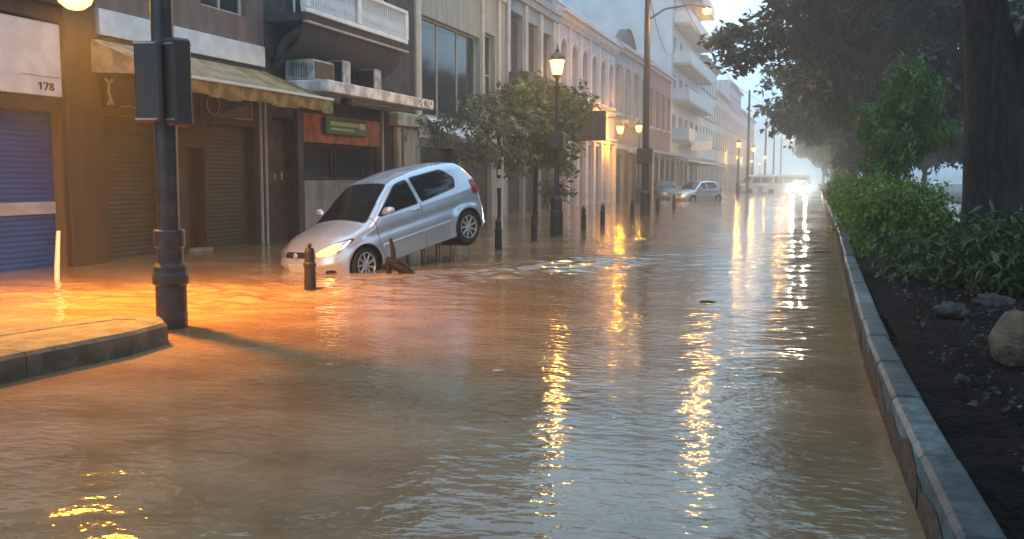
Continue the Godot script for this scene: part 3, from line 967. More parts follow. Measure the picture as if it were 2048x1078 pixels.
func far_buildings() -> void:
	var b := far_house("gabled_building", "narrow grey blue house with a dark curved parapet", M.grey_blue, M.pale_grey, -58.85, -71.0, 10.2, [[5.6, 8.6]], 4, ["shutter_dark", "red_door", "shutter_grey"])
	var st := mb()
	for k in 10: # curved parapet piece
		var u0 := k / 10.0
		var u1 := (k + 1) / 10.0
		var y0 := 10.2 + 1.0 * sin(PI * u0)
		var y1 := 10.2 + 1.0 * sin(PI * u1)
		var za := -60.5 - 5.0 * u0 - b.position.z
		var zb := -60.5 - 5.0 * u1 - b.position.z
		quad(st, Vector3(0.0, 10.1, zb), Vector3(0.0, 10.1, za), Vector3(0.0, y0, za), Vector3(0.0, y1, zb))
		quad(st, Vector3(-0.4, 10.1, za), Vector3(-0.4, 10.1, zb), Vector3(-0.4, y1, zb), Vector3(-0.4, y0, za))
		quad(st, Vector3(0.15, y0, za), Vector3(-0.4, y0, za), Vector3(-0.4, y1, zb), Vector3(0.15, y1, zb))
	obj("parapet", st, M.roof_dark, b)
	slab(b, "balcony", M.grey_blue, FX, FX + 0.8, 4.9, 5.1, -59.5, -70.5, 0.02)
	far_house("maroon_building", "maroon front with pale window trims between grey and tall white blocks", M.maroon, M.pink_white, -71.0, -83.0, 10.3, [[5.4, 8.2]], 4, ["shutter_dark", "shutter_grey"])
	b = far_house("tall_apartment_block", "tall pale blue apartment block with a blank side wall above its neighbours", M.pale_blue, M.pale_grey, -83.0, -104.0, 22.0, [[5.4, 7.0], [8.6, 10.4], [11.9, 13.7], [15.2, 17.0], [18.4, 20.2]], 5, ["shutter_grey", "glass"])
	for y in [4.6, 8.0, 11.2, 14.6, 17.9]:
		var bal := slab(b, "balcony", M.pale_grey, FX, FX + 1.5, y, y + 0.18, -84.0, -103.4, 0.03)
		st = mb()
		cbox(st, Vector3(1.46, y + 0.69, 0.0), Vector3(0.08, 1.0, 19.4), 0.01)
		for z in [-9.7, 9.7]: cbox(st, Vector3(0.72, y + 0.69, z), Vector3(1.4, 1.0, 0.08), 0.01)
		obj("parapet", st, M.pale_blue, bal)
	far_house("office_block", "pale four storey block beyond the tall apartment block", M.pale_blue, M.blue_grey, -104.0, -122.0, 14.8, [[5.2, 7.2], [8.2, 10.2], [11.2, 13.2]], 6, ["shutter_grey", "glass", "shutter_dark"], 0.3)
	far_house("grey_block", "grey block fading into mist before the last white houses", M.pale_grey, M.pale_grey, -122.0, -141.0, 12.6, [[5.2, 7.2], [8.4, 10.6]], 6, ["shutter_dark", "glass"])
	far_house("white_block", "hazy white block with three rows of windows far down the street", M.pink_white, M.pale_grey, -141.0, -163.0, 15.5, [[5.2, 7.2], [8.4, 10.4], [11.6, 13.6]], 6, ["shutter_grey"])
	far_house("end_block", "last pale block before the street ends in mist", M.pale_blue, M.pale_grey, -163.0, -200.0, 13.0, [[5.2, 7.2], [8.4, 10.4]], 8, ["shutter_grey"])
	var ca := thing("shop_canopy", "long pale concrete canopy over the shops of the maroon front", "canopy", Vector3(FX, 3.25, -72.5))
	st = mb()
	cbox(st, Vector3(0.9, 0, 0), Vector3(1.8, 0.2, 19.0), 0.02)
	obj("roof_slab", st, M.pale_grey, ca)
	st = mb()
	for k in 8:
		st = mb()
		tube(st, [Vector3(1.7, -3.4, -9 + k * 2.57), Vector3(1.7, -0.1, -9 + k * 2.57)], [0.06, 0.06], 8)
		obj("post", st, M.pipe_pale, ca)
	ca = thing("shop_canopy", "white shop canopy sloping over the door of the tall apartment block", "canopy", Vector3(FX + 0.2, 3.0, -92.0))
	st = mb()
	cbox(st, Vector3(1.2, 0, 0), Vector3(2.6, 0.1, 18.0), 0.02, Basis(Vector3.BACK, -0.18))
	obj("roof_slab", st, M.white_board, ca)
	st = mb()
	for z in [-8.0, 0.0, 8.0]:
		st = mb()
		tube(st, [Vector3(0.0, -0.3, z), Vector3(2.3, -0.25, z)], [0.04, 0.04], 6)
		obj("bracket", st, M.metal_dark, ca)
	var hs := thing("hanging_sign", "small white box sign above the far canopy", "sign", Vector3(FX + 2.1, 4.0, -88.0))
	st = mb()
	cbox(st, Vector3(0, 0.35, 0), Vector3(1.8, 0.8, 0.3), 0.02)
	obj("case", st, M.white_board, hs)
	st = mb()
	tube(st, [Vector3(-2.1, 0.35, 0), Vector3(-0.9, 0.35, 0)], [0.04, 0.04], 6)
	obj("bracket", st, M.metal_dark, hs)
	# across the water on the other bank, behind the trees
	var row := [[-8.0, -34.0, 9.0, "pale_grey", "grey building glimpsed between the trunks on the other bank"], [-34.0, -62.0, 11.0, "blue_grey", "blue grey building behind the trees on the other bank"], [-62.0, -110.0, 9.5, "pale_grey", "long pale building behind the far trees of the other bank"]]
	for r in row:
		var o := thing("far_bank_building", r[4], "building", Vector3(30, 0, (r[0] + r[1]) / 2))
		st = mb()
		box(st, Vector3(0.3, -0.4, (r[1] - r[0]) / 2), Vector3(8, r[2], (r[0] - r[1]) / 2))
		obj("wall", st, M[r[3]], o)
		st = mb()
		box(st, Vector3(-0.2, r[2] + 0.003, (r[1] - r[0]) / 2 - 0.2), Vector3(8.2, r[2] + 0.4, (r[0] - r[1]) / 2 + 0.2))
		obj("roof", st, M.roof_dark, o)
		var n := int((r[0] - r[1]) / 3.2)
		for k in n:
			for y in [0.6, 4.2]:
				st = mb()
				cbox(st, Vector3(0.27, y + 1.0, (r[1] - r[0]) / 2 + 1.6 + k * 3.2), Vector3(0.1, 2.2, 1.3), 0.02)
				obj("window", st, M.pane_dark, o)

# ---------------------------------------------------------------- lamps, posts, bollards
func lamp_light(parent: Node3D, at: Vector3, col: Color, energy: float, size := 0.04) -> void:
	var l := OmniLight3D.new()
	l.name = "lamp_light"
	l.light_color = col.linear_to_srgb()
	l.light_energy = energy
	l.light_size = size
	l.omni_range = 60.0
	l.omni_attenuation = 2.0
	l.shadow_enabled = true
	parent.add_child(l, true)
	l.position = at

func lantern(parent: Node3D, at: Vector3, glowing: Material, col: Color, energy: float, k := 1.0) -> void: # four sided street lantern, wider at the top
	var st := mb()
	var pr := [[0.11, -0.17], [0.185, 0.17]]
	lathe(st, [[0.0, pr[0][1] * k], [pr[0][0] * k, pr[0][1] * k], [pr[1][0] * k, pr[1][1] * k], [0.0, pr[1][1] * k]], 6, at)
	var gl := obj("lantern_glass", st, glowing, parent)
	st = mb()
	for j in 6:
		var t := TAU * j / 6
		var d := Vector3(cos(t), 0, sin(t))
		tube(st, [at + d * 0.118 * k + Vector3(0, -0.18 * k, 0), at + d * 0.195 * k + Vector3(0, 0.18 * k, 0)], [0.009, 0.009], 5)
	lathe(st, [[0.05, -0.30 * k], [0.07, -0.24 * k], [0.13 * k, -0.20 * k], [0.13 * k, -0.175 * k], [0.0, -0.172 * k]], 10, at)
	obj("lantern_frame", st, M.metal_dark, gl)
	st = mb()
	lathe(st, [[0.0, 0.176 * k], [0.235 * k, 0.18 * k], [0.225 * k, 0.21 * k], [0.17 * k, 0.30 * k], [0.09 * k, 0.37 * k], [0.05 * k, 0.40 * k], [0.06 * k, 0.44 * k], [0.02, 0.48 * k], [0.012, 0.58 * k], [0.0, 0.60 * k]], 12, at)
	obj("lantern_cap", st, M.metal_dark, gl)
	lamp_light(gl, at, col, energy)

const WARM := Color(1.0, 0.48, 0.08)
const SODIUM := Color(1.0, 0.40, 0.025)

func bowl_lamp(parent: Node3D, at: Vector3, energy: float) -> void: # round street lamp head with a glowing bowl
	var st := mb()
	lathe(st, [[0.0, 0.5], [0.05, 0.48], [0.06, 0.3], [0.16, 0.24], [0.24, 0.14], [0.25, 0.10], [0.0, 0.099]], 20, at)
	var hd := obj("lamp_head", st, M.metal_dark, parent)
	st = mb()
	lathe(st, [[0.215, 0.095], [0.21, 0.0], [0.165, -0.10], [0.09, -0.16], [0.0, -0.18]], 20, at, Basis(), true)
	obj("lamp_bowl", st, M.sodium_glow, hd)
	var l := SpotLight3D.new() # the hood sends its light down
	l.name = "lamp_light"
	l.light_color = SODIUM.linear_to_srgb()
	l.light_energy = energy
	l.light_size = 0.22
	l.spot_range = 60.0
	l.spot_angle = 76.0
	l.spot_angle_attenuation = 1.0
	l.spot_attenuation = 2.0
	l.shadow_enabled = true
	hd.add_child(l)
	l.position = at - Vector3(0, 0.02, 0)
	l.rotation = Vector3(-PI / 2, 0, 0)

func lamp_post(label: String, at: Vector3, h: float, energy: float, signal_box: bool) -> Node3D:
	var p := thing("lamp_post", label, "lamp post", at, 0, "lantern posts along the kerb")
	var st := mb()
	lathe(st, [[0.17, -0.4], [0.17, 0.62], [0.15, 0.66], [0.15, 0.95], [0.11, 1.02], [0.09, 1.06]], 14)
	obj("base", st, M.metal_dark, p)
	st = mb()
	lathe(st, [[0.075, 1.04], [0.06, 2.4], [0.05, h - 0.55], [0.075, h - 0.53], [0.075, h - 0.47], [0.045, h - 0.44], [0.045, h - 0.28]], 12)
	obj("shaft", st, M.metal_dark, p)
	lantern(p, Vector3(0, h, 0), M.lantern_glow, WARM, energy)
	if signal_box:
		st = mb()
		cbox(st, Vector3(0, 2.42, 0.02), Vector3(0.42, 0.46, 0.34), 0.03)
		obj("signal_box", st, M.signal_box, p)
	return p

func street_furniture() -> void:
	# near signal post, its lamp on an arm towards the shops
	var p := thing("signal_post", "thick dark post on a flanged base with black signal heads and a lit lamp", "post", Vector3(-6.11, 0, -7.97))
	var st := mb()
	lathe(st, [[0.15, -0.4], [0.15, 0.43], [0.175, 0.45], [0.18, 0.53], [0.165, 0.57], [0.165, 0.62], [0.13, 0.66], [0.13, 0.80], [0.15, 0.82], [0.15, 0.97], [0.14, 0.985], [0.0, 0.985]], 28)
	obj("base", st, M.metal_dark, p)
	st = mb()
	lathe(st, [[0.105, 0.98], [0.11, 1.9], [0.105, 3.4], [0.09, 6.2], [0.0, 6.25]], 24, Vector3.ZERO, Basis(), true)
	obj("shaft", st, M.metal_dark, p)
	for s in [[Vector3(-0.03, 2.42, 0.16), 0.26, 0.76, 0.16, 0.3], [Vector3(0.19, 2.42, 0.03), 0.16, 0.84, 0.22, -0.3]]:
		st = mb()
		cbox(st, Vector3.ZERO, Vector3(s[1], s[2], s[3]), 0.025, Basis(Vector3.UP, s[4]))
		var hd := obj("signal_head", st, M.signal_box, p)
		hd.position = s[0]
		st = mb()
		for y in [-0.36, 0.36]: cbox(st, Vector3(0, y, s[3] / 2 + 0.004) if s[4] > 0 else Vector3(0, y, 0), Vector3(s[1] * 0.8, 0.018, 0.012 if s[4] > 0 else s[3] + 0.01), 0.003, Basis(Vector3.UP, s[4]))
		obj("clamp_band", st, M.galvanised, hd)
	st = mb()
	var tip := Vector3(-1.82, 3.54, -0.89)
	tube(st, [Vector3(0, 4.25, 0), Vector3(-0.5, 4.5, -0.25), Vector3(-1.1, 4.55, -0.54), Vector3(-1.66, 4.4, -0.81), tip + Vector3(0, 0.62, 0), tip + Vector3(0, 0.45, 0)], [0.04, 0.038, 0.036, 0.034, 0.032, 0.032], 8)
	obj("lamp_arm", st, M.metal_dark, p)
	bowl_lamp(p, tip, 62.0)

	lamp_post("nearest lantern post past the car, warm lantern and a dark box halfway up", Vector3(-6.33, 0, -23.75), 4.28, 5.0, true)
	lamp_post("lantern post beside the tall pole, close to the arched building", Vector3(-9.7, 0, -54.6), 4.28, 5.0, false)
	lamp_post("distant lantern post past the parked cars", Vector3(-6.3, 0, -84.25), 4.28, 6.5, false)
	lamp_post("far lantern post, second after the parked cars", Vector3(-6.3, 0, -104.4), 4.45, 6.5, false)
	lamp_post("far lantern post in the mist, third after the parked cars", Vector3(-6.3, 0, -129.0), 4.1, 6.5, false)
	lamp_post("far lantern post close to the house fronts in the mist", Vector3(-10.4, 0, -137.0), 4.28, 6.5, false)
	lamp_post("tiny lantern post among the distant house fronts", Vector3(-10.3, 0, -167.0), 4.28, 7.0, false)
	lamp_post("farthest lantern post at the end of the street", Vector3(-10.9, 0, -204.0), 4.28, 7.0, false)

	# orange lamp on the arched building
	var wl := thing("wall_lamp", "glowing orange sodium lamp on a bracket at the arched building's far end", "wall lamp", Vector3(FX + 0.02, 4.28, -55.6))
	st = mb()
	tube(st, [Vector3(0.0, 0.7, 0), Vector3(0.5, 0.75, 0), Vector3(0.95, 0.6, 0), Vector3(1.0, 0.45, 0)], [0.03, 0.028, 0.026, 0.026], 8)
	obj("bracket", st, M.metal_dark, wl)
	lantern(wl, Vector3(1.0, 0, 0), M.sodium_glow, SODIUM, 11.0, 1.15)

	# tall pole with a street light over the road
	var pole := thing("street_light_pole", "tall dark pole with a dark box and an orange street light high over the road", "street light", Vector3(-6.47, 0, -38.04))
	st = mb()
	lathe(st, [[0.2, -0.4], [0.2, 0.9], [0.14, 1.0], [0.13, 4.0], [0.11, 8.6], [0.1, 11.5], [0.0, 11.55]], 14)
	obj("pole", st, M.metal_dark, pole)
	st = mb()
	cbox(st, Vector3(0.0, 2.35, 0.12), Vector3(0.62, 0.62, 0.4), 0.03)
	obj("signal_box", st, M.signal_box, pole)
	street_light_head(pole, 8.17, 2.3, 14.0)
	for q in [[-97.0, 10.0, "tall thin pole standing against the sky gap", 0.0], [-131.0, 9.2, "distant street light pole, first below the far canopy", 12.0], [-158.0, 9.2, "distant street light pole, second below the far canopy", 12.0], [-191.0, 9.2, "distant street light pole, last before the mist", 14.0]]:
		var o := thing("street_light_pole", q[2], "street light", Vector3(-6.35, 0, q[0]), 0, "distant poles along the kerb")
		st = mb()
		lathe(st, [[0.16, -0.4], [0.13, 4.0], [0.1, q[1]], [0.0, q[1] + 0.05]], 10)
		obj("pole", st, M.metal_dark, o)
		if q[3] > 0.0: street_light_head(o, 8.9, 1.85, q[3])

	# bollards
	var bo := thing("bollard", "near black bollard in front of the silver car's headlamp", "bollard", Vector3(-6.4, 0, -11.23), 0, "iron bollards along the kerb")
	st = mb()
	lathe(st, [[0.085, -0.3], [0.08, 0.0], [0.072, 0.30], [0.085, 0.32], [0.085, 0.36], [0.068, 0.38], [0.064, 0.52], [0.05, 0.565], [0.0, 0.58]], 14)
	obj("shaft", st, M.bollard_iron, bo)
	st = mb()
	lathe(st, [[0.0, 0.57], [0.022, 0.58], [0.03, 0.6], [0.02, 0.625], [0.0, 0.63]], 10)
	obj("knob", st, M.bollard_iron, bo)
	for q in [[-6.23, -18.69, "reddish bollard just behind the car's raised rear wheel"], [-6.26, -21.44, "bollard between the white signpost and the nearest lantern post"], [-6.29, -26.6, "first bollard past the nearest lantern post"], [-6.38, -29.6, "second bollard past the nearest lantern post"], [-6.5, -35.4, "bollard just before the tall dark pole"], [-6.5, -41.5, "first bollard past the tall dark pole"], [-6.5, -46.5, "second bollard past the tall dark pole"]]:
		copy(bo, q[2], Vector3(q[0], 0.06, q[1]))
	# the slim white signpost and the stake by the blue shutter
	var sp := thing("white_signpost", "slim white post with a small pale plate at the pavement tree", "post", Vector3(-8.2, 0, -24.9))
	st = mb()
	tube(st, [Vector3(0, -0.3, 0), Vector3(0.02, 2.1, 0)], [0.035, 0.035], 8)
	obj("post", st, M.white_pole, sp)
	st = mb()
	cbox(st, Vector3(-0.04, 1.35, 0.05), Vector3(0.16, 0.26, 0.02), 0.004)
	cbox(st, Vector3(-0.04, 1.65, 0.05), Vector3(0.12, 0.16, 0.02), 0.004)
	obj("plate", st, M.white_pole, sp)
	var sk := thing("white_stake", "thin white stake leaning in the water by the blue shutter", "stake", Vector3(-10.6, 0, -11.25))
	st = mb()
	tube(st, [Vector3(-0.03, -0.3, 0), Vector3(0.0, 0.2, 0), Vector3(0.05, 0.72, 0)], [0.04, 0.038, 0.03], 8)
	obj("shaft", st, M.white_pole, sk)
	# overhead wires
	for w in [[Vector3(-6.4, 10.9, -38.0), Vector3(-6.3, 9.7, -97.0), "overhead wire from the tall dark pole to the thin far pole"], [Vector3(-6.4, 8.6, -38.0), Vector3(FX + 0.1, 12.6, -84.0), "overhead wire from the tall dark pole to the tall apartment block"], [Vector3(-6.3, 9.6, -97.0), Vector3(2.0, 9.0, -120.0), "overhead wire crossing the sky gap to the trees"]]:
		st = mb()
		var pts := []
		for k in 13:
			var t := k / 12.0
			pts.append(Vector3(w[0]).lerp(w[1], t) - Vector3(0, 1.3 * 4 * t * (1 - t), 0))
		tube(st, pts, pts.map(func(_q): return 0.02), 5)
		tag(obj("overhead_wire", st, M.wire), w[2], "wire", "overhead wires")

func street_light_head(p: Node3D, y: float, reach: float, energy: float) -> void:
	var st := mb()
	tube(st, [Vector3(0, y - 0.5, 0), Vector3(reach * 0.3, y - 0.1, 0), Vector3(reach * 0.7, y, 0), Vector3(reach, y - 0.08, 0)], [0.045, 0.04, 0.036, 0.034], 8)
	obj("arm", st, M.metal_dark, p)
	st = mb()
	lathe(st, [[0.0, 0.16], [0.09, 0.14], [0.17, 0.08], [0.19, 0.0], [0.0, -0.001]], 14, Vector3(reach, y - 0.2, 0))
	var hd := obj("lamp_head", st, M.metal_dark, p)
	st = mb()
	lathe(st, [[0.17, -0.005], [0.16, -0.08], [0.11, -0.15], [0.0, -0.19]], 14, Vector3(reach, y - 0.2, 0), Basis(), true)
	obj("lamp_bowl", st, M.sodium_glow, hd)
	lamp_light(hd, Vector3(reach, y - 0.29, 0), SODIUM.lerp(WARM, 0.3), energy, 0.04)

# ---------------------------------------------------------------- the hatchback: one body surface cut into its panels
func smax(a: float, b: float, k: float) -> float:
	var h := maxf(k - absf(a - b), 0.0) / k
	return maxf(a, b) + h * h * k * 0.25

var top_table := PackedFloat32Array()

func table(pts: Array, x: float) -> float:
	if x <= pts[0][0]: return pts[0][1]
	for i in pts.size() - 1:
		if x <= pts[i + 1][0]:
			return lerpf(pts[i][1], pts[i + 1][1], (x - pts[i][0]) / (pts[i + 1][0] - pts[i][0]))
	return pts[-1][1]

func roofline(z: float) -> float:
	var f := clampf((z + 2.1) / 4.2 * 420.0, 0.0, 419.0)
	var i := int(f)
	return lerpf(top_table[i], top_table[i + 1], f - i)

func car_field(p: Vector3) -> float: # below zero inside the body
	var x := absf(p.x)
	var y := p.y
	var z := p.z
	var w: float
	if y < 0.55: w = lerpf(0.765, 0.805, (y - 0.17) / 0.38)
	elif y < 0.95: w = 0.805 - 0.025 * pow((y - 0.55) / 0.4, 2.0)
	else: w = 0.78 - 0.36 * (y - 0.95) - 0.16 * pow(maxf(y - 0.95, 0.0), 2.0)
	w += 0.011 * exp(-pow((y - 0.50) / 0.022, 2.0)) * (1.0 if absf(z) < 0.8 else 0.0) # rubbing strip
	w -= 0.012 * exp(-pow((y - 0.72) / 0.07, 2.0)) # waist hollow
	var e := maxf(absf(z) - 1.15, 0.0) / 0.8
	w *= 1.0 - 0.085 * e * e
	for wz in [-1.23, 1.235]:
		var r := Vector2(z - wz, y - 0.3).length()
		w += 0.022 * exp(-pow((r - 0.36) / 0.07, 2.0))
	var side := x - w
	var over := y - (roofline(z) - (0.055 if z > -0.6 else 0.075) * pow(x / 0.68, 2.0))
	var nose: float
	if y < 0.45: nose = lerpf(-1.90, -1.975, clampf((y - 0.17) / 0.28, 0, 1))
	elif y < 0.66: nose = lerpf(-1.975, -1.93, (y - 0.45) / 0.21)
	else: nose = lerpf(-1.93, -1.70, (y - 0.66) / 0.14)
	nose += 0.30 * pow(x / 0.82, 2.6)
	nose -= 0.018 * exp(-pow((y - 0.485) / 0.04, 2.0)) # bumper crease
	var tail: float = 1.84 - 0.14 * pow(x / 0.8, 2.6) - 0.10 * maxf(y - 0.75, 0.0)
	if y < 0.6: tail += 0.025
	var d := smax(side, over, 0.11)
	d = smax(d, nose - z, 0.14)
	d = smax(d, z - tail, 0.12)
	return smax(d, 0.19 + 0.05 * maxf(absf(z) - 1.4, 0.0) - y, 0.05)

func poly(pts: Array, u: float, v: float) -> float: # distance-like value to a convex outline given clockwise (u to the right, v up)
	var d := -9.0
	for i in pts.size():
		var a: Array = pts[i]
		var b: Array = pts[(i + 1) % pts.size()]
		var ex: float = b[0] - a[0]
		var ey: float = b[1] - a[1]
		d = smax(d, (-(u - a[0]) * ey + (v - a[1]) * ex) / sqrt(ex * ex + ey * ey), 0.05)
	return d

func cut(soup: Array, f: Callable) -> Array: # [[positions, normals] inside, [..] outside]
	var res := [[PackedVector3Array(), PackedVector3Array()], [PackedVector3Array(), PackedVector3Array()]]
	var P: PackedVector3Array = soup[0]
	var N: PackedVector3Array = soup[1]
	for t in range(0, P.size(), 3):
		var v := [f.call(P[t]), f.call(P[t + 1]), f.call(P[t + 2])]
		var neg := int(v[0] < 0) + int(v[1] < 0) + int(v[2] < 0)
		if neg == 0 or neg == 3:
			var s: Array = res[0 if neg == 3 else 1]
			for i in 3:
				s[0].append(P[t + i])
				s[1].append(N[t + i])
			continue
		var lone := 0
		for i in 3:
			if (v[i] < 0) == (neg == 1): lone = i
		var i0 := t + lone
		var i1 := t + (lone + 1) % 3
		var i2 := t + (lone + 2) % 3
		var a: float = v[lone] / (v[lone] - v[(lone + 1) % 3])
		var b: float = v[lone] / (v[lone] - v[(lone + 2) % 3])
		var pa := P[i0].lerp(P[i1], a)
		var pb := P[i0].lerp(P[i2], b)
		var na := N[i0].lerp(N[i1], a)
		var nb := N[i0].lerp(N[i2], b)
		var one: Array = res[0 if neg == 1 else 1]
		var two: Array = res[1 if neg == 1 else 0]
		for q in [[P[i0], N[i0]], [pa, na], [pb, nb]]:
			one[0].append(q[0])
			one[1].append(q[1])
		for q in [[pa, na], [P[i1], N[i1]], [P[i2], N[i2]], [pa, na], [P[i2], N[i2]], [pb, nb]]:
			two[0].append(q[0])
			two[1].append(q[1])
	return res

func soup_mesh(soup: Array, both := true, sink := 0.0, only := 0) -> ArrayMesh: # mirrored across the car
	var P := PackedVector3Array()
	var N := PackedVector3Array()
	for sgn in [1.0, -1.0]:
		if only != 0 and only != int(sgn): continue
		if not both and sgn < 0: continue
		for t in range(0, soup[0].size(), 3):
			for i in ([0, 1, 2] if sgn > 0 else [0, 2, 1]):
				var n: Vector3 = soup[1][t + i].normalized()
				var p: Vector3 = soup[0][t + i] - n * sink
				P.append(Vector3(p.x * sgn, p.y, p.z))
				N.append(Vector3(n.x * sgn, n.y, n.z))
	var arr := []
	arr.resize(Mesh.ARRAY_MAX)
	arr[Mesh.ARRAY_VERTEX] = P
	arr[Mesh.ARRAY_NORMAL] = N
	var m := ArrayMesh.new()
	if P.size(): m.add_surface_from_arrays(Mesh.PRIMITIVE_TRIANGLES, arr)
	return m

func hatchback(label: String, paint: Material, group := "") -> Node3D:
	var prof := [[-2.1, 0.56], [-1.97, 0.66], [-1.85, 0.745], [-1.6, 0.835], [-1.3, 0.905], [-1.05, 0.955], [-0.95, 0.985], [-0.55, 1.245], [-0.22, 1.435], [-0.05, 1.475], [0.4, 1.515], [0.85, 1.515], [1.3, 1.48], [1.47, 1.45], [1.62, 1.26], [1.76, 1.02], [1.84, 0.93], [2.1, 0.8]]
	top_table.resize(422)
	for i in 422:
		var s := 0.0
		for k in range(-4, 5): s += table(prof, -2.1 + 4.2 * i / 420.0 + k * 0.014)
		top_table[i] = s / 9.0
	# rays from a spine outwards; the left and right halves are mirror images
	var nphi := 96
	var rows := []
	for k in 41: rows.append([-1.15, PI / 2 * (1.0 - k / 40.0)])
	for k in range(1, 116): rows.append([lerpf(-1.15, 1.1, k / 116.0), 0.0])
	for k in 37: rows.append([1.1, -PI / 2 * k / 36.0])
	var grid := []
	var gn := []
	for r in rows:
		var line := PackedVector3Array()
		var ln := PackedVector3Array()
		var c := Vector3(0, 0.6, r[0])
		for i in nphi + 1:
			var phi := -PI / 2 + PI * i / nphi
			var d := Vector3(cos(phi) * cos(r[1]), sin(phi) * cos(r[1]), -sin(r[1]))
			var lo := 0.05
			var hi := 1.5
			for it in 15:
				var m := (lo + hi) / 2
				if car_field(c + d * m) < 0.0: lo = m
				else: hi = m
			var p := c + d * lo
			var h := 0.004
			var f0 := car_field(p)
			var n := Vector3(car_field(p + Vector3(h, 0, 0)) - f0, car_field(p + Vector3(0, h, 0)) - f0, car_field(p + Vector3(0, 0, h)) - f0).normalized()
			if absf(p.x) < 1e-4: n = Vector3(0, n.y, n.z).normalized()
			line.append(p)
			ln.append(n)
		grid.append(line)
		gn.append(ln)
	var body := [PackedVector3Array(), PackedVector3Array()]
	for j in rows.size() - 1:
		for i in nphi:
			for q in [[j, i], [j + 1, i], [j + 1, i + 1], [j, i], [j + 1, i + 1], [j, i + 1]]:
				body[0].append(grid[q[0]][q[1]])
				body[1].append(gn[q[0]][q[1]])
	var car := thing("hatchback_car", label, "car", Vector3.ZERO, 0, group)
	# cut the panels
	var front_w := [[-0.74, 0.985], [-0.15, 1.365], [0.12, 1.39], [0.14, 0.995]]
	var rear_w := [[0.245, 1.0], [0.225, 1.40], [0.98, 1.39], [1.17, 1.20], [1.10, 1.055]]
	var screen := func(p: Vector3) -> float:
		return smax(smax(absf(p.x) - lerpf(0.635, 0.475, (p.z + 0.97) / 0.74), smax(p.z + 0.235, -0.955 - p.z, 0.02), 0.08), roofline(p.z) - 0.10 - p.y, 0.01)
	var hatch := func(p: Vector3) -> float:
		return smax(smax(absf(p.x) - 0.52, smax(p.y - 1.40, 1.05 - p.y, 0.05), 0.1), 1.4 - p.z, 0.01)
	var fw := func(p: Vector3) -> float: return maxf(poly(front_w, p.z, p.y), 0.45 - absf(p.x))
	var rw := func(p: Vector3) -> float: return maxf(poly(rear_w, p.z, p.y), 0.45 - absf(p.x))
	var lampf := func(p: Vector3) -> float: return maxf(poly([[0.37, 0.595], [0.40, 0.675], [0.62, 0.765], [0.77, 0.775], [0.765, 0.66], [0.68, 0.60]], absf(p.x), p.y), p.z + 1.30)
	var tailf := func(p: Vector3) -> float: return maxf(poly([[0.50, 0.84], [0.56, 1.08], [0.72, 1.10], [0.84, 0.98], [0.84, 0.84]], absf(p.x), p.y), 1.5 - p.z)
	var arch := func(p: Vector3) -> float: return maxf(minf(Vector2(p.z + 1.23, p.y - 0.295).length(), Vector2(p.z - 1.235, p.y - 0.295).length()) - 0.345, 0.45 - absf(p.x))
	var grille := func(p: Vector3) -> float: return maxf(smax(smax(absf(p.x) - 0.345, absf(p.y - 0.635) - 0.042, 0.03), -9, 0.1), p.z + 1.5)
	var intake := func(p: Vector3) -> float: return maxf(minf(smax(absf(p.x) - 0.40, absf(p.y - 0.315) - 0.055, 0.05), smax(absf(absf(p.x) - 0.60) - 0.075, absf(p.y - 0.325) - 0.05, 0.05)), p.z + 1.4)
	var grow := func(f: Callable, by: float) -> Callable: return func(p: Vector3) -> float: return f.call(p) - by
	var c := cut(body, arch)
	body = c[1]
	var trim := [PackedVector3Array(), PackedVector3Array()]
	var got := {}
	for part in [["windscreen", screen, 0.022], ["rear_window", hatch, 0.022], ["front_glass", fw, 0.018], ["rear_glass", rw, 0.018], ["headlamp", lampf, 0.007], ["tail_lamp", tailf, 0.006], ["grille", grille, 0.0], ["intake", intake, 0.0]]:
		var zone: Array = cut(body, grow.call(part[1], part[2]))
		body = zone[1]
		if part[2] > 0.0:
			var inner: Array = cut(zone[0], part[1])
			got[part[0]] = inner[0]
			trim[0].append_array(inner[1][0])
			trim[1].append_array(inner[1][1])
		else:
			got[part[0]] = zone[0]
	# door and bonnet shut lines
	var seam := func(p: Vector3) -> float:
		var d := 9.0
		if absf(p.x) > 0.5 and p.y > 0.27:
			if p.y < 1.0:
				d = minf(d, absf(p.z - 0.19 + 0.03 * (1.0 - p.y)) - 0.006)
				d = minf(d, absf(p.z + 0.86 - 0.12 * pow(clampf((0.62 - p.y) / 0.35, 0, 1), 2.0)) - 0.006)
			if p.z > -0.8 and p.z < 0.19: d = minf(d, absf(p.y - 0.275) - 0.006)
		if p.z < -0.97 and p.y > 0.68 and absf(p.x) < 0.72:
			d = minf(d, absf(absf(p.x) - lerpf(0.46, 0.655, clampf((p.z + 1.9) / 0.95, 0, 1))) - 0.005)
		return d
	c = cut(body, seam)
	obj("body", soup_mesh(c[1]), paint, car)
	obj("shut_line", soup_mesh(c[0], true, 0.006), M.car_black, car)
	obj("window_trim", soup_mesh(trim, true, 0.002), M.car_black, car)
	obj("windscreen", soup_mesh(got.windscreen, true, 0.008), M.car_glass, car)
	obj("rear_window", soup_mesh(got.rear_window, true, 0.008), M.car_glass, car)
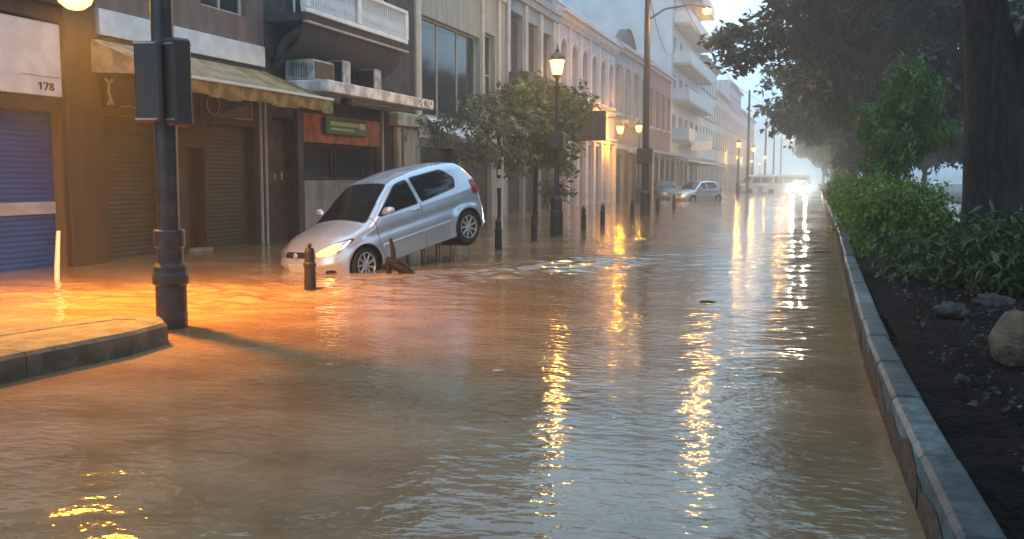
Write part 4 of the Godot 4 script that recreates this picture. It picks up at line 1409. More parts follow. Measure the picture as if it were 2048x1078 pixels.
	for s in [1, -1]:
		obj("front_side_window", soup_mesh(got.front_glass, true, 0.008, s), M.car_glass, car)
		obj("rear_side_window", soup_mesh(got.rear_glass, true, 0.008, s), M.car_glass, car)
		obj("tail_lamp", soup_mesh(got.tail_lamp, true, 0.0, s), M.tail_red, car)
		var hl := obj("headlamp", soup_mesh(got.headlamp, true, 0.004, s), M.headlamp, car)
		var bu: Array = cut(got.headlamp, func(p: Vector3) -> float: return smax(absf(absf(p.x) - 0.56) - 0.155, absf(p.y - 0.675) - 0.075, 0.06))
		obj("bulb", soup_mesh(bu[0], true, 0.001, s), M.headlamp_lit if s < 0 else M.headlamp, hl)
		# door mirror
		var mi := mb()
		mi.set_smooth_group(1)
		tube(mi, [Vector3(s * 0.76, 1.0, -0.66), Vector3(s * 0.80, 1.02, -0.66), Vector3(s * 0.85, 1.045, -0.655), Vector3(s * 0.93, 1.05, -0.64), Vector3(s * 0.985, 1.04, -0.62), Vector3(s * 1.0, 1.03, -0.61)], [0.02, 0.038, 0.058, 0.062, 0.05, 0.015], 12)
		obj("door_mirror", mi, paint, car)
		var dh := mb()
		cbox(dh, Vector3(s * 0.80, 0.905, 0.04), Vector3(0.045, 0.035, 0.17), 0.012)
		obj("door_handle", dh, paint, car)
	obj("grille", soup_mesh(got.grille, true, 0.012), M.car_black, car)
	obj("bumper_intake", soup_mesh(got.intake, true, 0.02), M.car_black, car)
	var st := mb()
	lathe(st, [[0.0, 0.02], [0.042, 0.016], [0.048, 0.0]], 18, Vector3(0, 0.64, -1.955), Basis(Vector3.RIGHT, -PI / 2))
	obj("badge", st, M.wheel_alloy, car)
	st = mb()
	cbox(st, Vector3(0, 0.44, -1.985), Vector3(0.40, 0.13, 0.02), 0.004)
	obj("number_plate", st, M.plate, car)
	st = mb() # floor, wheel housings, seats
	cbox(st, Vector3(0, 0.25, 0.0), Vector3(1.35, 0.12, 3.3), 0.03)
	for wz in [-1.23, 1.235]:
		lathe(st, [[0.343, -0.72], [0.343, 0.72]], 26, Vector3(0, 0.3, wz), Basis(Vector3.BACK, PI / 2))
		cbox(st, Vector3(0, 0.48, wz), Vector3(0.98, 0.42, 0.6), 0.05)
	obj("floor_pan", st, M.car_black, car)
	st = mb()
	for sx in [-0.36, 0.36]:
		st = mb()
		cbox(st, Vector3(sx, 0.55, -0.05), Vector3(0.5, 0.18, 0.5), 0.05)
		cbox(st, Vector3(sx, 0.9, 0.25), Vector3(0.48, 0.62, 0.14), 0.05, Basis(Vector3.RIGHT, 0.2))
		cbox(st, Vector3(sx, 1.26, 0.32), Vector3(0.24, 0.15, 0.1), 0.03)
		obj("seat", st, M.interior, car)
	st = mb()
	cbox(st, Vector3(0, 0.85, 1.0), Vector3(1.2, 0.6, 0.16), 0.05, Basis(Vector3.RIGHT, 0.2))
	obj("rear_seat", st, M.interior, car)
	st = mb()
	cbox(st, Vector3(0, 0.83, -0.78), Vector3(1.3, 0.2, 0.3), 0.06)
	obj("dashboard", st, M.interior, car)
	st = mb()
	for sx in [-1, 1]: tube(st, [Vector3(sx * 0.34, 0.26, 1.6), Vector3(sx * 0.34, 0.25, 1.86)], [0.03, 0.03], 8)
	tube(st, [Vector3(-0.62, 0.28, 1.235), Vector3(0.62, 0.28, 1.235)], [0.05, 0.05], 8)
	obj("rear_axle", st, M.metal_dark, car)
	for wz in [-1.23, 1.235]:
		for sx in [-1.0, 1.0]:
			wheel(car, Vector3(sx * 0.70, 0.295, wz), sx, 0.12 if wz < 0 else 0.0)
	return car

func wheel(car: Node3D, at: Vector3, sx: float, steer: float) -> void:
	var w := Node3D.new()
	w.name = "wheel"
	car.add_child(w, true)
	w.position = at
	w.rotation = Vector3(0, steer, 0)
	var b := Basis(Vector3.BACK, -PI / 2 * sx) # the lathe's axis points out of the car
	var st := mb()
	lathe(st, [[0.19, -0.09], [0.27, -0.092], [0.293, -0.07], [0.297, 0.0], [0.293, 0.07], [0.27, 0.092], [0.205, 0.088], [0.19, 0.06]], 30, Vector3.ZERO, b)
	obj("tyre", st, M.tyre, w)
	st = mb()
	lathe(st, [[0.205, 0.086], [0.195, 0.075], [0.185, 0.03], [0.0, 0.022]], 30, Vector3.ZERO, b)
	obj("wheel_disc", st, M.car_black, w)
	st = mb()
	lathe(st, [[0.207, 0.080], [0.207, 0.094], [0.192, 0.094], [0.186, 0.07]], 30, Vector3.ZERO, b)
	lathe(st, [[0.05, 0.03], [0.05, 0.08], [0.035, 0.088], [0.0, 0.088]], 14, Vector3.ZERO, b)
	for k in 9:
		var t := TAU * k / 9
		var turn := Basis(Vector3(1, 0, 0), t)
		cbox(st, turn * Vector3(sx * 0.073, 0.12, 0), Vector3(0.022, 0.155, 0.036), 0.005, turn)
	obj("rim", st, M.wheel_alloy, w)

func van(label: String, at: Vector3, turn: float, paint: Material) -> void:
	var v := thing("van", label, "van", at, turn, "vehicles waiting in the flood")
	var st := mb()
	st.set_smooth_group(-1)
	var side := [[-2.4, 0.3], [-2.45, 0.95], [-1.75, 1.12], [-1.15, 1.9], [-0.8, 2.02], [2.2, 2.02], [2.35, 1.7], [2.4, 0.3]]
	for s in [-1, 1]:
		for k in range(1, side.size() - 1):
			var q := [Vector3(s * 0.9, side[0][1], side[0][0]), Vector3(s * 0.9, side[k][1], side[k][0]), Vector3(s * 0.9, side[k + 1][1], side[k + 1][0])]
			tri(st, q[0], q[1] if s > 0 else q[2], q[2] if s > 0 else q[1])
	for k in side.size():
		var a: Array = side[k]
		var b: Array = side[(k + 1) % side.size()]
		quad(st, Vector3(-0.9, a[1], a[0]), Vector3(0.9, a[1], a[0]), Vector3(0.9, b[1], b[0]), Vector3(-0.9, b[1], b[0]))
	obj("body", st, paint, v)
	st = mb()
	for s in [-1, 1]:
		for w in [[-1.25, -0.45], [-0.3, 0.8], [0.95, 2.05]]:
			st = mb()
			cbox(st, Vector3(s * 0.905, 1.5, (w[0] + w[1]) / 2), Vector3(0.02, 0.55, w[1] - w[0]), 0.005)
			obj("side_window", st, M.car_glass, v)
	st = mb()
	cbox(st, Vector3(0, 1.53, -1.47), Vector3(1.6, 0.75, 0.02), 0.0, Basis(Vector3.RIGHT, 0.65))
	obj("windscreen", st, M.car_glass, v)
	for s in [-1, 1]:
		st = mb()
		cbox(st, Vector3(s * 0.66, 0.8, -2.45), Vector3(0.3, 0.2, 0.04), 0.01)
		obj("headlamp", st, M.headlamp, v)
		for z in [-1.6, 1.5]:
			var w := Node3D.new()
			w.name = "wheel"
			v.add_child(w, true)
			st = mb()
			lathe(st, [[0.0, -0.1], [0.32, -0.1], [0.32, 0.1], [0.2, 0.11], [0.0, 0.09]], 20, Vector3(s * 0.82, 0.32, z), Basis(Vector3.BACK, -PI / 2 * s))
			obj("tyre", st, M.tyre, w)

func cars() -> void:
	var car := hatchback("silver three-door hatchback nose down in the flood, rear wheels lifted", M.paint_silver)
	car.position = Vector3(-7.019, 0.045, -15.184)
	car.rotation = Vector3(deg_to_rad(-12.2), deg_to_rad(157.3), deg_to_rad(-2.33))
	var far := copy(car, "silver hatchback parked far down the street at the kerb", Vector3(-7.3, -0.22, -62.5), 0.35)
	far.rotation = Vector3(0, deg_to_rad(146.0), 0)
	var dark := copy(car, "dark grey hatchback parked half hidden behind the distant silver one", Vector3(-9.9, -0.22, -66.0), 0.0)
	dark.rotation = Vector3(0, deg_to_rad(205.0), 0)
	for ch in dark.get_children():
		if ch is MeshInstance3D and ch.material_override == M.paint_silver: ch.material_override = M.paint_grey
	for o in [far, dark]:
		for ch in o.find_children("bulb*", "MeshInstance3D", true, false): ch.material_override = M.headlamp
	# metal bicycle rack the car has been washed onto
	var rk := thing("bicycle_rack", "bent grey tube rack holding up the silver car's rear", "bicycle rack", Vector3(-6.35, 0, -15.75))
	var along := Vector3(0.66, 0.0, -0.75)
	var st := mb()
	for o in [Vector3.ZERO, Vector3(-0.5, 0, -0.35)]:
		tube(st, [o + along * -0.6 + Vector3(0, 0.36, 0), o + along * 0.6 + Vector3(0, 0.48, 0)], [0.024, 0.024], 8)
	obj("top_rail", st, M.galvanised, rk)
	for k in 5:
		st = mb()
		var q := along * lerpf(-0.6, 0.6, k / 4.0)
		var y := lerpf(0.36, 0.48, k / 4.0)
		tube(st, [q + Vector3(0, -0.25, 0), q + Vector3(0, y, 0)], [0.02, 0.02], 8)
		tube(st, [q + Vector3(0, y - 0.05, 0), q + Vector3(-0.5, y - 0.05, -0.35), q + Vector3(-0.5, -0.25, -0.35)], [0.018, 0.018, 0.018], 8)
		obj("hoop", st, M.galvanised, rk)
	# vehicles stopped far down the street
	van("white van standing side on far down the flooded street", Vector3(-5.3, -0.25, -101.0), deg_to_rad(118), M.paint_white)
	van("second white van nose on behind the dazzling headlamps", Vector3(-2.9, -0.25, -99.0), deg_to_rad(110), M.paint_white)
	var on := copy(car, "car with dazzling headlamps driving towards us down the flooded street", Vector3(-1.3, -0.2, -91.0))
	on.rotation = Vector3(0, PI, 0)
	for s in [-0.56, 0.56]:
		st = mb()
		lathe(st, [[0.0, 0.06], [0.12, 0.04], [0.16, 0.0], [0.0, -0.001]], 16, Vector3(s, 0.68, -1.9), Basis(Vector3.RIGHT, -PI / 2), true)
		var bm := obj("lit_headlamp", st, M.beam_white, on)
		var l := SpotLight3D.new()
		l.name = "headlamp_beam"
		l.light_color = Color(1.0, 0.95, 0.85)
		l.light_energy = 75.0
		l.light_size = 0.1
		l.spot_range = 200.0
		l.spot_angle = 22.0
		l.spot_attenuation = 2.0
		l.shadow_enabled = true
		bm.add_child(l)
		l.position = Vector3(s, 0.69, -2.03)

# ---------------------------------------------------------------- plants
var leaf_meshes := {}

func leaf_clump(key: String, n: int, length: float, width: float, spread: float, droop: float) -> ArrayMesh: # n folded leaves about a twig point
	if leaf_meshes.has(key): return leaf_meshes[key]
	var r := RandomNumberGenerator.new()
	r.seed = key.hash()
	var st := mb()
	for k in n:
		var d := Vector3(r.randf_range(-1, 1), r.randf_range(-0.7, 0.8) - droop, r.randf_range(-1, 1)).normalized()
		var o := Vector3(r.randf_range(-1, 1), r.randf_range(-1, 1), r.randf_range(-1, 1)) * spread
		var s := d.cross(Vector3(r.randf_range(-0.5, 0.5), 1, r.randf_range(-0.5, 0.5))).normalized()
		var up := s.cross(d) * 0.22 * width
		var l := length * r.randf_range(0.7, 1.2)
		var tip := o + d * l - Vector3(0, droop * l * 0.4, 0)
		var m := o + d * l * 0.45
		tri(st, o, m + s * width * 0.5 + up, m)
		tri(st, m, m + s * width * 0.5 + up, tip)
		tri(st, o, m, m - s * width * 0.5 + up)
		tri(st, m, tip, m - s * width * 0.5 + up)
	st.generate_normals()
	leaf_meshes[key] = st.commit()
	return leaf_meshes[key]

func scatter(called: String, mesh: Mesh, places: Array, parent: Node, lo: Color, hi: Color, smin := 0.7, smax_ := 1.3) -> MultiMeshInstance3D:
	var mm := MultiMesh.new()
	mm.transform_format = MultiMesh.TRANSFORM_3D
	mm.use_colors = true
	mm.mesh = mesh
	mm.instance_count = places.size()
	for i in places.size():
		var b := Basis.from_euler(Vector3(rng.randf_range(-0.6, 0.6), rng.randf() * TAU, rng.randf_range(-0.6, 0.6))).scaled(Vector3.ONE * rng.randf_range(smin, smax_))
		mm.set_instance_transform(i, Transform3D(b, places[i]))
		mm.set_instance_color(i, lo.lerp(hi, rng.randf()))
	var o := MultiMeshInstance3D.new()
	o.multimesh = mm
	o.material_override = M.leaf
	o.name = called
	parent.add_child(o, true)
	o.set_meta("kind", "stuff")
	return o

func crown_places(lobes: Array, n: int) -> Array: # points thickest near the skin of uneven lobes: [centre, radii]
	var out := []
	var tot := 0.0
	for l in lobes: tot += pow(l[1].x * l[1].y * l[1].z, 0.667)
	for l in lobes:
		var c := int(n * pow(l[1].x * l[1].y * l[1].z, 0.667) / tot)
		# clumps inside each lobe, so that gaps stay between them
		var hubs := []
		for k in maxi(6, c / 45):
			var d := Vector3(rng.randfn(), rng.randfn(), rng.randfn()).normalized()
			hubs.append(l[0] + d * Vector3(l[1]) * pow(rng.randf(), 0.33))
		for k in c:
			var h: Vector3 = hubs[rng.randi() % hubs.size()]
			var s: float = minf(0.20 * l[1].x + 0.12, 0.75)
			out.append(h + Vector3(rng.randfn() * s, rng.randfn() * s * 0.6, rng.randfn() * s))
	return out

func tree(label: String, at: Vector3, trunk: Array, limbs: Array, lobes: Array, n: int, lo: Color, hi: Color, group: String, leaf := "broad", called := "tree", bark := "bark") -> Node3D:
	var t := thing(called, label, "tree", at, 0, group)
	var st := mb()
	tube(st, trunk[0], trunk[1], 14, 0.05)
	var tr := obj("trunk", st, M[bark], t)
	for l in limbs:
		st = mb()
		tube(st, l[0], l[1], 9, 0.04)
		obj("limb", st, M[bark], tr)
	var mesh := leaf_clump("broad", 7, 0.26, 0.14, 0.16, 0.1)
	if leaf == "fine": mesh = leaf_clump("fine", 8, 0.20, 0.05, 0.13, 0.35)
	if leaf == "far": mesh = leaf_clump("far", 8, 0.42, 0.26, 0.30, 0.1)
	scatter("crown", mesh, crown_places(lobes, n), t, lo, hi)
	return t

func plants() -> void:
	var deep := Color(0.034, 0.055, 0.048)
	var mid := Color(0.070, 0.105, 0.080)
	# big near tree on the bed, trunk forking above
	tree("big dark trunk forking at the top edge, rooted among shrubs at the right", Vector3(2.35, 0.0, -14.4),
		[[Vector3(0.05, -0.2, 0), Vector3(0.03, 0.35, 0), Vector3(0.0, 1.2, 0), Vector3(-0.03, 2.3, 0), Vector3(-0.10, 3.0, 0), Vector3(-0.20, 3.6, 0), Vector3(-0.33, 4.6, -0.1), Vector3(-0.5, 6.2, -0.3)], [0.62, 0.46, 0.42, 0.41, 0.35, 0.28, 0.25, 0.2]],
		[[[Vector3(0.12, 2.2, 0.02), Vector3(0.30, 2.9, 0.05), Vector3(0.46, 3.6, 0.1), Vector3(0.75, 4.6, 0.2), Vector3(1.3, 6.0, 0.3)], [0.25, 0.25, 0.23, 0.2, 0.15]], [[Vector3(-0.3, 4.7, -0.1), Vector3(-1.5, 6.3, 0.5), Vector3(-2.8, 7.4, 0.8)], [0.2, 0.14, 0.07]], [[Vector3(1.0, 5.2, 0.2), Vector3(2.4, 6.6, 1.4)], [0.15, 0.08]]],
		[[Vector3(-1.6, 8.2, 0.4), Vector3(3.0, 1.9, 3.0)], [Vector3(1.8, 8.4, 1.2), Vector3(2.8, 1.9, 3.0)], [Vector3(0.2, 9.6, -2.0), Vector3(2.8, 1.8, 2.6)], [Vector3(0.0, 8.0, 3.5), Vector3(2.6, 1.6, 2.4)]], 5200, deep, mid, "street trees on the planted bed", "far")
	# the forked tree whose crown hangs over the street
	tree("forked tree whose leafy crown hangs over the street below the high lamp", Vector3(1.75, 0.0, -32.3),
		[[Vector3(0.05, -0.2, 0), Vector3(0.0, 1.0, 0), Vector3(-0.08, 2.6, 0), Vector3(-0.1, 4.2, 0), Vector3(-0.12, 5.0, 0)], [0.34, 0.27, 0.25, 0.27, 0.26]],
		[[[Vector3(-0.1, 4.85, 0), Vector3(-0.8, 5.35, 0.1), Vector3(-1.8, 5.9, 0.2), Vector3(-3.0, 6.9, 0.4), Vector3(-4.2, 7.8, 0.6)], [0.27, 0.24, 0.20, 0.15, 0.07]],
		[[Vector3(-0.12, 4.85, 0), Vector3(0.15, 5.6, -0.1), Vector3(0.7, 6.5, -0.4), Vector3(1.6, 7.4, -0.8), Vector3(2.4, 8.6, -1.2)], [0.25, 0.22, 0.19, 0.14, 0.07]],
		[[Vector3(-1.0, 5.45, 0.1), Vector3(-1.3, 6.4, 0.6), Vector3(-1.5, 7.6, 1.2)], [0.1, 0.08, 0.04]]],
		[[Vector3(-4.15, 5.75, -0.6), Vector3(1.25, 0.75, 1.3)], [Vector3(-2.3, 6.6, -1.8), Vector3(1.6, 1.2, 1.5)], [Vector3(-1.0, 7.8, -2.4), Vector3(2.3, 1.4, 2.0)], [Vector3(0.8, 8.6, -1.6), Vector3(2.8, 1.5, 2.4)], [Vector3(2.8, 7.6, -2.4), Vector3(2.4, 1.4, 2.0)], [Vector3(-1.4, 6.1, -2.6), Vector3(2.2, 0.9, 1.5)], [Vector3(-0.2, 9.9, 0.0), Vector3(3.6, 1.1, 3.4)]], 3600, deep, mid, "street trees on the planted bed", "broad", "tree", "bark_grey")
	# the rest of the row, and the row on the other bank
	var words := ["tree outside the right edge whose crown shades the near kerb", "tree behind the viewer whose crown shades the bed", "third", "fourth", "fifth", "sixth", "seventh", "eighth", "ninth", "tenth"]
	var k := 0
	for q in [[2.3, -2.2, 8.0], [2.1, 4.5, 7.8], [2.6, -44.0, 8.4], [1.9, -57.0, 8.0], [2.5, -71.0, 8.2], [2.0, -88.0, 8.0], [2.4, -108.0, 8.0], [2.2, -132.0, 8.5], [2.4, -160.0, 8.5], [1.5, -195.0, 9.0]]:
		var h: float = q[2]
		var w := rng.randf_range(0.9, 1.1)
		tree(words[k] if k < 2 else "%s street tree along the planted bed, counted from the big dark trunk" % words[k], Vector3(q[0], 0, q[1]),
			[[Vector3(0, -0.2, 0), Vector3(0.1, 1.5, 0), Vector3(0.0, 3.4, 0.1), Vector3(-0.2, 5.5, 0.1)], [0.32, 0.24, 0.22, 0.14]],
			[[[Vector3(0, 3.3, 0.1), Vector3(-1.2, 5.0, 0.4), Vector3(-2.2, 6.4, 0.5)], [0.14, 0.1, 0.05]], [[Vector3(0, 3.8, 0.1), Vector3(1.0, 5.2, -0.4), Vector3(2.0, 6.6, -0.5)], [0.13, 0.09, 0.05]]],
			[[Vector3(-2.0 * w, h - 2.1, 0.5), Vector3(2.3 * w, 1.7, 2.4)], [Vector3(0.9, h - 1.2, -1.0), Vector3(2.8, 2.0, 2.8)], [Vector3(1.4, h - 3.0, 1.2), Vector3(2.3, 1.8, 2.3)], [Vector3(-0.4, h, 0.2), Vector3(2.8, 1.5, 2.8)], [Vector3(-0.8, h - 3.4, -0.6), Vector3(1.8, 1.2, 2.0)], [Vector3(0.8, h - 4.6, 0.0), Vector3(1.7, 1.2, 2.0)]], 5600 if k < 2 else 2300 if k < 5 else 1900, deep, mid, "street trees on the planted bed", "far", "tree", "bark_grey")
		k += 1
	k = 0
	for q in [[9.5, -24.0], [11.5, -33.0], [9.0, -42.0], [12.0, -52.0], [10.0, -64.0], [12.0, -78.0], [9.5, -95.0]]:
		var w := rng.randf_range(0.9, 1.15)
		tree("%s misty tree on the other bank, counted from the right edge" % ["first", "second", "third", "fourth", "fifth", "sixth", "seventh"][k], Vector3(q[0], -0.2, q[1]),
			[[Vector3(0, -0.1, 0), Vector3(0.1, 2.0, 0), Vector3(0.0, 4.5, 0.1)], [0.3, 0.22, 0.12]],
			[[[Vector3(0, 2.8, 0.1), Vector3(-1.6, 5.0, 0.4)], [0.12, 0.05]], [[Vector3(0, 3.0, 0.1), Vector3(1.5, 5.2, -0.4)], [0.12, 0.05]]],
			[[Vector3(-1.9 * w, 5.6, 0.5), Vector3(2.6, 2.0, 2.6)], [Vector3(1.6 * w, 6.2, -0.8), Vector3(2.8, 2.2, 2.8)], [Vector3(0.0, 7.8, 0.2), Vector3(3.0, 2.0, 3.0)], [Vector3(0.2, 4.0, 0.4), Vector3(2.4, 1.4, 2.4)]], 2600, deep, mid, "trees on the other bank", "far", "tree", "bark_grey")
		k += 1
	# far bank ground
	var st := mb()
	box(st, Vector3(8.0, -0.39, -240), Vector3(60, -0.03 + 0.1, 20))
	tag(obj("far_bank_path", st, M.concrete), "", "", "", "structure")

	# pavement trees in front of the cream building
	tree("slim pavement tree with thin drooping grey green leaves beside the white signpost", Vector3(-8.7, -0.1, -26.2),
		[[Vector3(0, -0.1, 0), Vector3(0.02, 0.9, 0.05), Vector3(-0.05, 1.8, -0.05), Vector3(0.05, 2.5, 0.1), Vector3(0.05, 3.1, 0.1)], [0.075, 0.06, 0.055, 0.05, 0.03]],
		[[[Vector3(0.0, 2.2, 0), Vector3(0, 2.9, 1.2), Vector3(0.0, 3.2, 2.6), Vector3(0.1, 3.0, 4.0)], [0.04, 0.035, 0.025, 0.01]], [[Vector3(0.0, 1.5, 0), Vector3(0.1, 1.75, -0.8), Vector3(0.1, 2.2, -1.8), Vector3(0, 3.0, -2.4)], [0.04, 0.035, 0.03, 0.015]], [[Vector3(0.0, 2.4, 0), Vector3(0, 3.2, 0.4), Vector3(0.2, 3.7, 1.0)], [0.035, 0.025, 0.01]]],
		[[Vector3(0, 2.9, 3.4), Vector3(0.9, 0.5, 1.5)], [Vector3(0.1, 2.7, 1.3), Vector3(1.0, 0.75, 1.5)], [Vector3(0, 3.3, 0.2), Vector3(1.0, 0.7, 1.3)], [Vector3(0.1, 2.2, 0.6), Vector3(0.8, 0.5, 1.0)]], 400, Color(0.045, 0.06, 0.045), Color(0.12, 0.14, 0.11), "pavement trees", "fine", "pavement_tree", "bark_grey")
	tree("fuller green pavement tree reaching the nearest lantern", Vector3(-8.9, -0.1, -30.6),
		[[Vector3(0, -0.1, 0), Vector3(0.0, 1.2, 0.0), Vector3(0.05, 2.4, 0.05), Vector3(0, 3.4, 0)], [0.09, 0.075, 0.065, 0.04]],
		[[[Vector3(0.0, 2.2, 0), Vector3(0.2, 3.0, 1.2), Vector3(0.3, 3.6, 2.2)], [0.05, 0.04, 0.015]], [[Vector3(0.0, 2.4, 0), Vector3(0.2, 3.2, -1.2), Vector3(0.3, 3.9, -2.6)], [0.05, 0.04, 0.015]]],
		[[Vector3(0.2, 3.6, 1.6), Vector3(1.1, 0.9, 1.7)], [Vector3(0.2, 3.8, -0.4), Vector3(1.2, 0.9, 1.6)], [Vector3(0.3, 3.9, -2.4), Vector3(1.0, 0.6, 1.5)], [Vector3(0.2, 2.7, 0.4), Vector3(1.0, 0.8, 1.6)], [Vector3(0.6, 1.6, -1.2), Vector3(0.5, 0.7, 0.7)]], 620, Color(0.045, 0.08, 0.016), Color(0.13, 0.20, 0.035), "pavement trees", "broad", "pavement_tree", "bark_grey")
	# young feathery tree on the bed
	tree("young bright green feathery tree behind the clipped hedge", Vector3(1.78, 0.05, -21.7),
		[[Vector3(0.0, -0.1, 0), Vector3(-0.02, 1.0, 0), Vector3(-0.12, 1.6, 0), Vector3(-0.05, 2.6, 0), Vector3(0, 3.4, 0)], [0.05, 0.042, 0.038, 0.03, 0.012]], [],
		[[Vector3(0.0, 3.3, 0), Vector3(0.40, 0.45, 0.40)], [Vector3(-0.15, 2.8, 0.1), Vector3(0.6, 0.5, 0.6)], [Vector3(0.2, 2.5, -0.1), Vector3(0.62, 0.5, 0.6)], [Vector3(-0.05, 2.1, 0.1), Vector3(0.55, 0.4, 0.55)]], 1500, Color(0.035, 0.11, 0.015), Color(0.10, 0.24, 0.035), "", "fine", "young_tree", "bark_grey")

	# hedge bushes along the kerb, shrubs at the big trunk
	var bushes := [[1.30, -16.6, 0.62, 1.30, "bright yellow green bush, nearest of the row along the kerb"], [1.36, -18.6, 0.60, 1.22, "second bush of the row along the kerb"], [1.30, -21.0, 0.55, 1.2, "third bush of the row along the kerb"], [1.36, -24.0, 0.6, 1.25, "fourth bush of the row along the kerb"], [1.32, -28.0, 0.6, 1.3, "fifth bush of the row along the kerb"], [1.3, -36.0, 0.65, 1.4, "sixth bush of the row, beyond the forked tree"], [1.3, -50.0, 0.7, 1.6, "seventh bush of the row, in the mist"]]
	for q in bushes:
		var bsh := thing("hedge_bush", q[4], "bush", Vector3(q[0], 0.16, q[1]), 0, "bushes along the kerb")
		var pl := []
		var r: float = q[2]
		var h: float = q[3]
		st = mb()
		for j in 5:
			var t := TAU * j / 5 + rng.randf()
			tube(st, [Vector3(0, -0.05, 0), Vector3(cos(t) * r * 0.3, h * 0.45, sin(t) * r * 0.3), Vector3(cos(t) * r * 0.6, h * 0.85, sin(t) * r * 0.6)], [0.022, 0.016, 0.006], 6)
		obj("stem", st, M.bark, bsh)
		pl = crown_places([[Vector3(0, h * 0.68, 0), Vector3(r, h * 0.34, r * 1.2)], [Vector3(-r * 0.4, h * 0.5, r * 0.6), Vector3(r * 0.6, h * 0.36, r * 0.6)], [Vector3(r * 0.5, h * 0.55, -r * 0.5), Vector3(r * 0.7, h * 0.36, r * 0.7)], [Vector3(0, h * 0.3, 0), Vector3(r * 0.8, h * 0.3, r)]], 1500 if q[1] > -25 else 700)
		scatter("foliage", leaf_clump("hedge", 6, 0.10, 0.05, 0.06, 0.0), pl, bsh, Color(0.08, 0.14, 0.012), Color(0.22, 0.32, 0.025))
	for q in [[2.0, -12.6, 0.55, 0.75, "dark green shrub at the foot of the big trunk"], [2.75, -12.2, 0.6, 0.8, "shrub with lighter tips at the right edge below the big trunk"], [1.55, -13.8, 0.42, 0.5, "low dark shrub between the hedge and the big trunk"]]:
		var bsh := thing("shrub", q[4], "shrub", Vector3(q[0], 0.14, q[1]), 0, "shrubs round the big trunk")
		var r: float = q[2]
		var h: float = q[3]
		st = mb()
		for j in 5:
			var t := TAU * j / 5 + rng.randf()
			tube(st, [Vector3(0, -0.05, 0), Vector3(cos(t) * r * 0.3, h * 0.45, sin(t) * r * 0.3), Vector3(cos(t) * r * 0.7, h * 0.8, sin(t) * r * 0.7)], [0.016, 0.012, 0.005], 6)
		obj("stem", st, M.bark, bsh)
		scatter("foliage", leaf_clump("shrub", 6, 0.16, 0.05, 0.07, 0.1), crown_places([[Vector3(0, h * 0.6, 0), Vector3(r, h * 0.4, r)], [Vector3(r * 0.3, h * 0.4, r * 0.3), Vector3(r * 0.8, h * 0.35, r * 0.7)]], 700), bsh, Color(0.03, 0.055, 0.01), Color(0.085, 0.13, 0.025))

# ---------------------------------------------------------------- small things
func pebble(seed_: int, size: Vector3, rough := 0.22) -> ArrayMesh:
	var n := FastNoiseLite.new()
	n.seed = seed_
	n.frequency = 1.1
	var st := mb()
	st.set_smooth_group(1)
	var f := func(i: int, j: int) -> Vector3:
		var a := TAU * (i % 14) / 14.0
		var b := PI * j / 9.0
		var d := Vector3(sin(b) * cos(a), cos(b), sin(b) * sin(a))
		return d * (1.0 + rough * n.get_noise_3dv(d * 1.4)) * size
	for i in 14:
		for j in 9:
			quad(st, f.call(i, j), f.call(i, j + 1), f.call(i + 1, j + 1), f.call(i + 1, j))
	st.generate_normals()
	return st.commit()

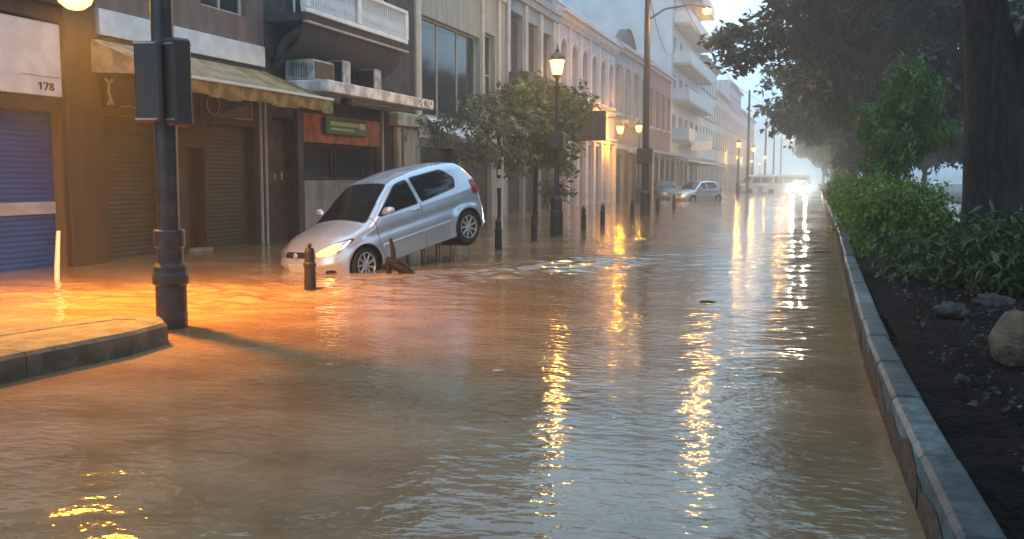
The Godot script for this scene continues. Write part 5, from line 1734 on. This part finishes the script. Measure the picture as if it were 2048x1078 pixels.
func small_things() -> void:
	var bl := obj("boulder", pebble(4, Vector3(0.165, 0.21, 0.16), 0.28), M.boulder)
	bl.position = Vector3(1.40, 0.34, -7.55)
	bl.rotation = Vector3(0.1, 0.4, -0.25)
	tag(bl, "rounded tan boulder at the right edge on the dark soil", "boulder")
	# dark stones lying on the soil
	var k := 0
	var where := [[1.30, -9.9, 0.15], [1.75, -10.6, 0.17], [0.94, -6.62, 0.045]]
	var say := ["flat dark stone on the soil between kerb and shrubs", "larger dark stone under the shrubs of the big trunk", "little dark stone on the soil nearest the kerb"]
	for q in where:
		var s := obj("stone", pebble(20 + k, Vector3(q[2] * 1.3, q[2] * 0.55, q[2]), 0.6), M.stone_dark)
		s.position = Vector3(q[0], 0.19 + q[2] * 0.2, q[1])
		s.rotation.y = rng.randf() * TAU
		tag(s, say[k], "stone", "stones on the soil")
		k += 1
	# leaf litter on the soil
	var lit := []
	for j in 1400: lit.append(Vector3(rng.randf_range(0.85, 4.2), 0.25, -rng.randf_range(2.5, 20.0)))
	var host := Node3D.new()
	host.name = "leaf_litter"
	add_child(host)
	var mm := scatter("fallen_leaves", leaf_clump("litter", 3, 0.055, 0.028, 0.05, 0.0), lit, host, Color(0.018, 0.013, 0.01), Color(0.06, 0.042, 0.03))
	mm.set_meta("kind", "stuff")
	tag(host, "dead leaves scattered on the dark soil", "leaf litter", "", "stuff")
	# driftwood caught at the car's front wheel
	var d := thing("driftwood", "dark broken branch caught between the bollard and the car", "branch", Vector3(-6.1, 0.0, -13.5))
	var st := mb()
	tube(st, [Vector3(-0.22, 0.24, 0.05), Vector3(-0.08, 0.17, 0.05), Vector3(0.08, 0.08, 0.04), Vector3(0.26, -0.03, 0.02)], [0.035, 0.075, 0.085, 0.05], 9, 0.12)
	obj("log", st, M.driftwood, d)
	for q in [[Vector3(-0.1, 0.17, 0.05), Vector3(-0.12, 0.36, 0.02), Vector3(-0.17, 0.56, 0.0)], [Vector3(-0.12, 0.19, 0.08), Vector3(0.05, 0.22, 0.1), Vector3(0.2, 0.13, 0.12)], [Vector3(-0.2, 0.2, 0.05), Vector3(-0.16, 0.02, 0.1), Vector3(-0.1, -0.06, 0.12)]]:
		st = mb()
		tube(st, q, [0.045, 0.04, 0.02], 7, 0.1)
		obj("twig", st, M.driftwood, d)
	# floating bits of litter
	k = 0
	for q in [[-2.3, -6.9, 0.03, "small pale leaf drifting in mid street"], [-1.2, -11.6, 0.06, "pale leaf floating near the kerb"], [0.2, -20.2, 0.12, "dark clod of leaves at the kerb beside the hedge"]]:
		var s := obj("floating_litter", pebble(50 + k, Vector3(q[2] * 1.6, 0.008, q[2]), 0.6), M.sign_mark if k == 0 else M.driftwood)
		s.position = Vector3(q[0], 0.006, q[1])
		tag(s, q[3], "litter", "bits floating on the water")
		k += 1
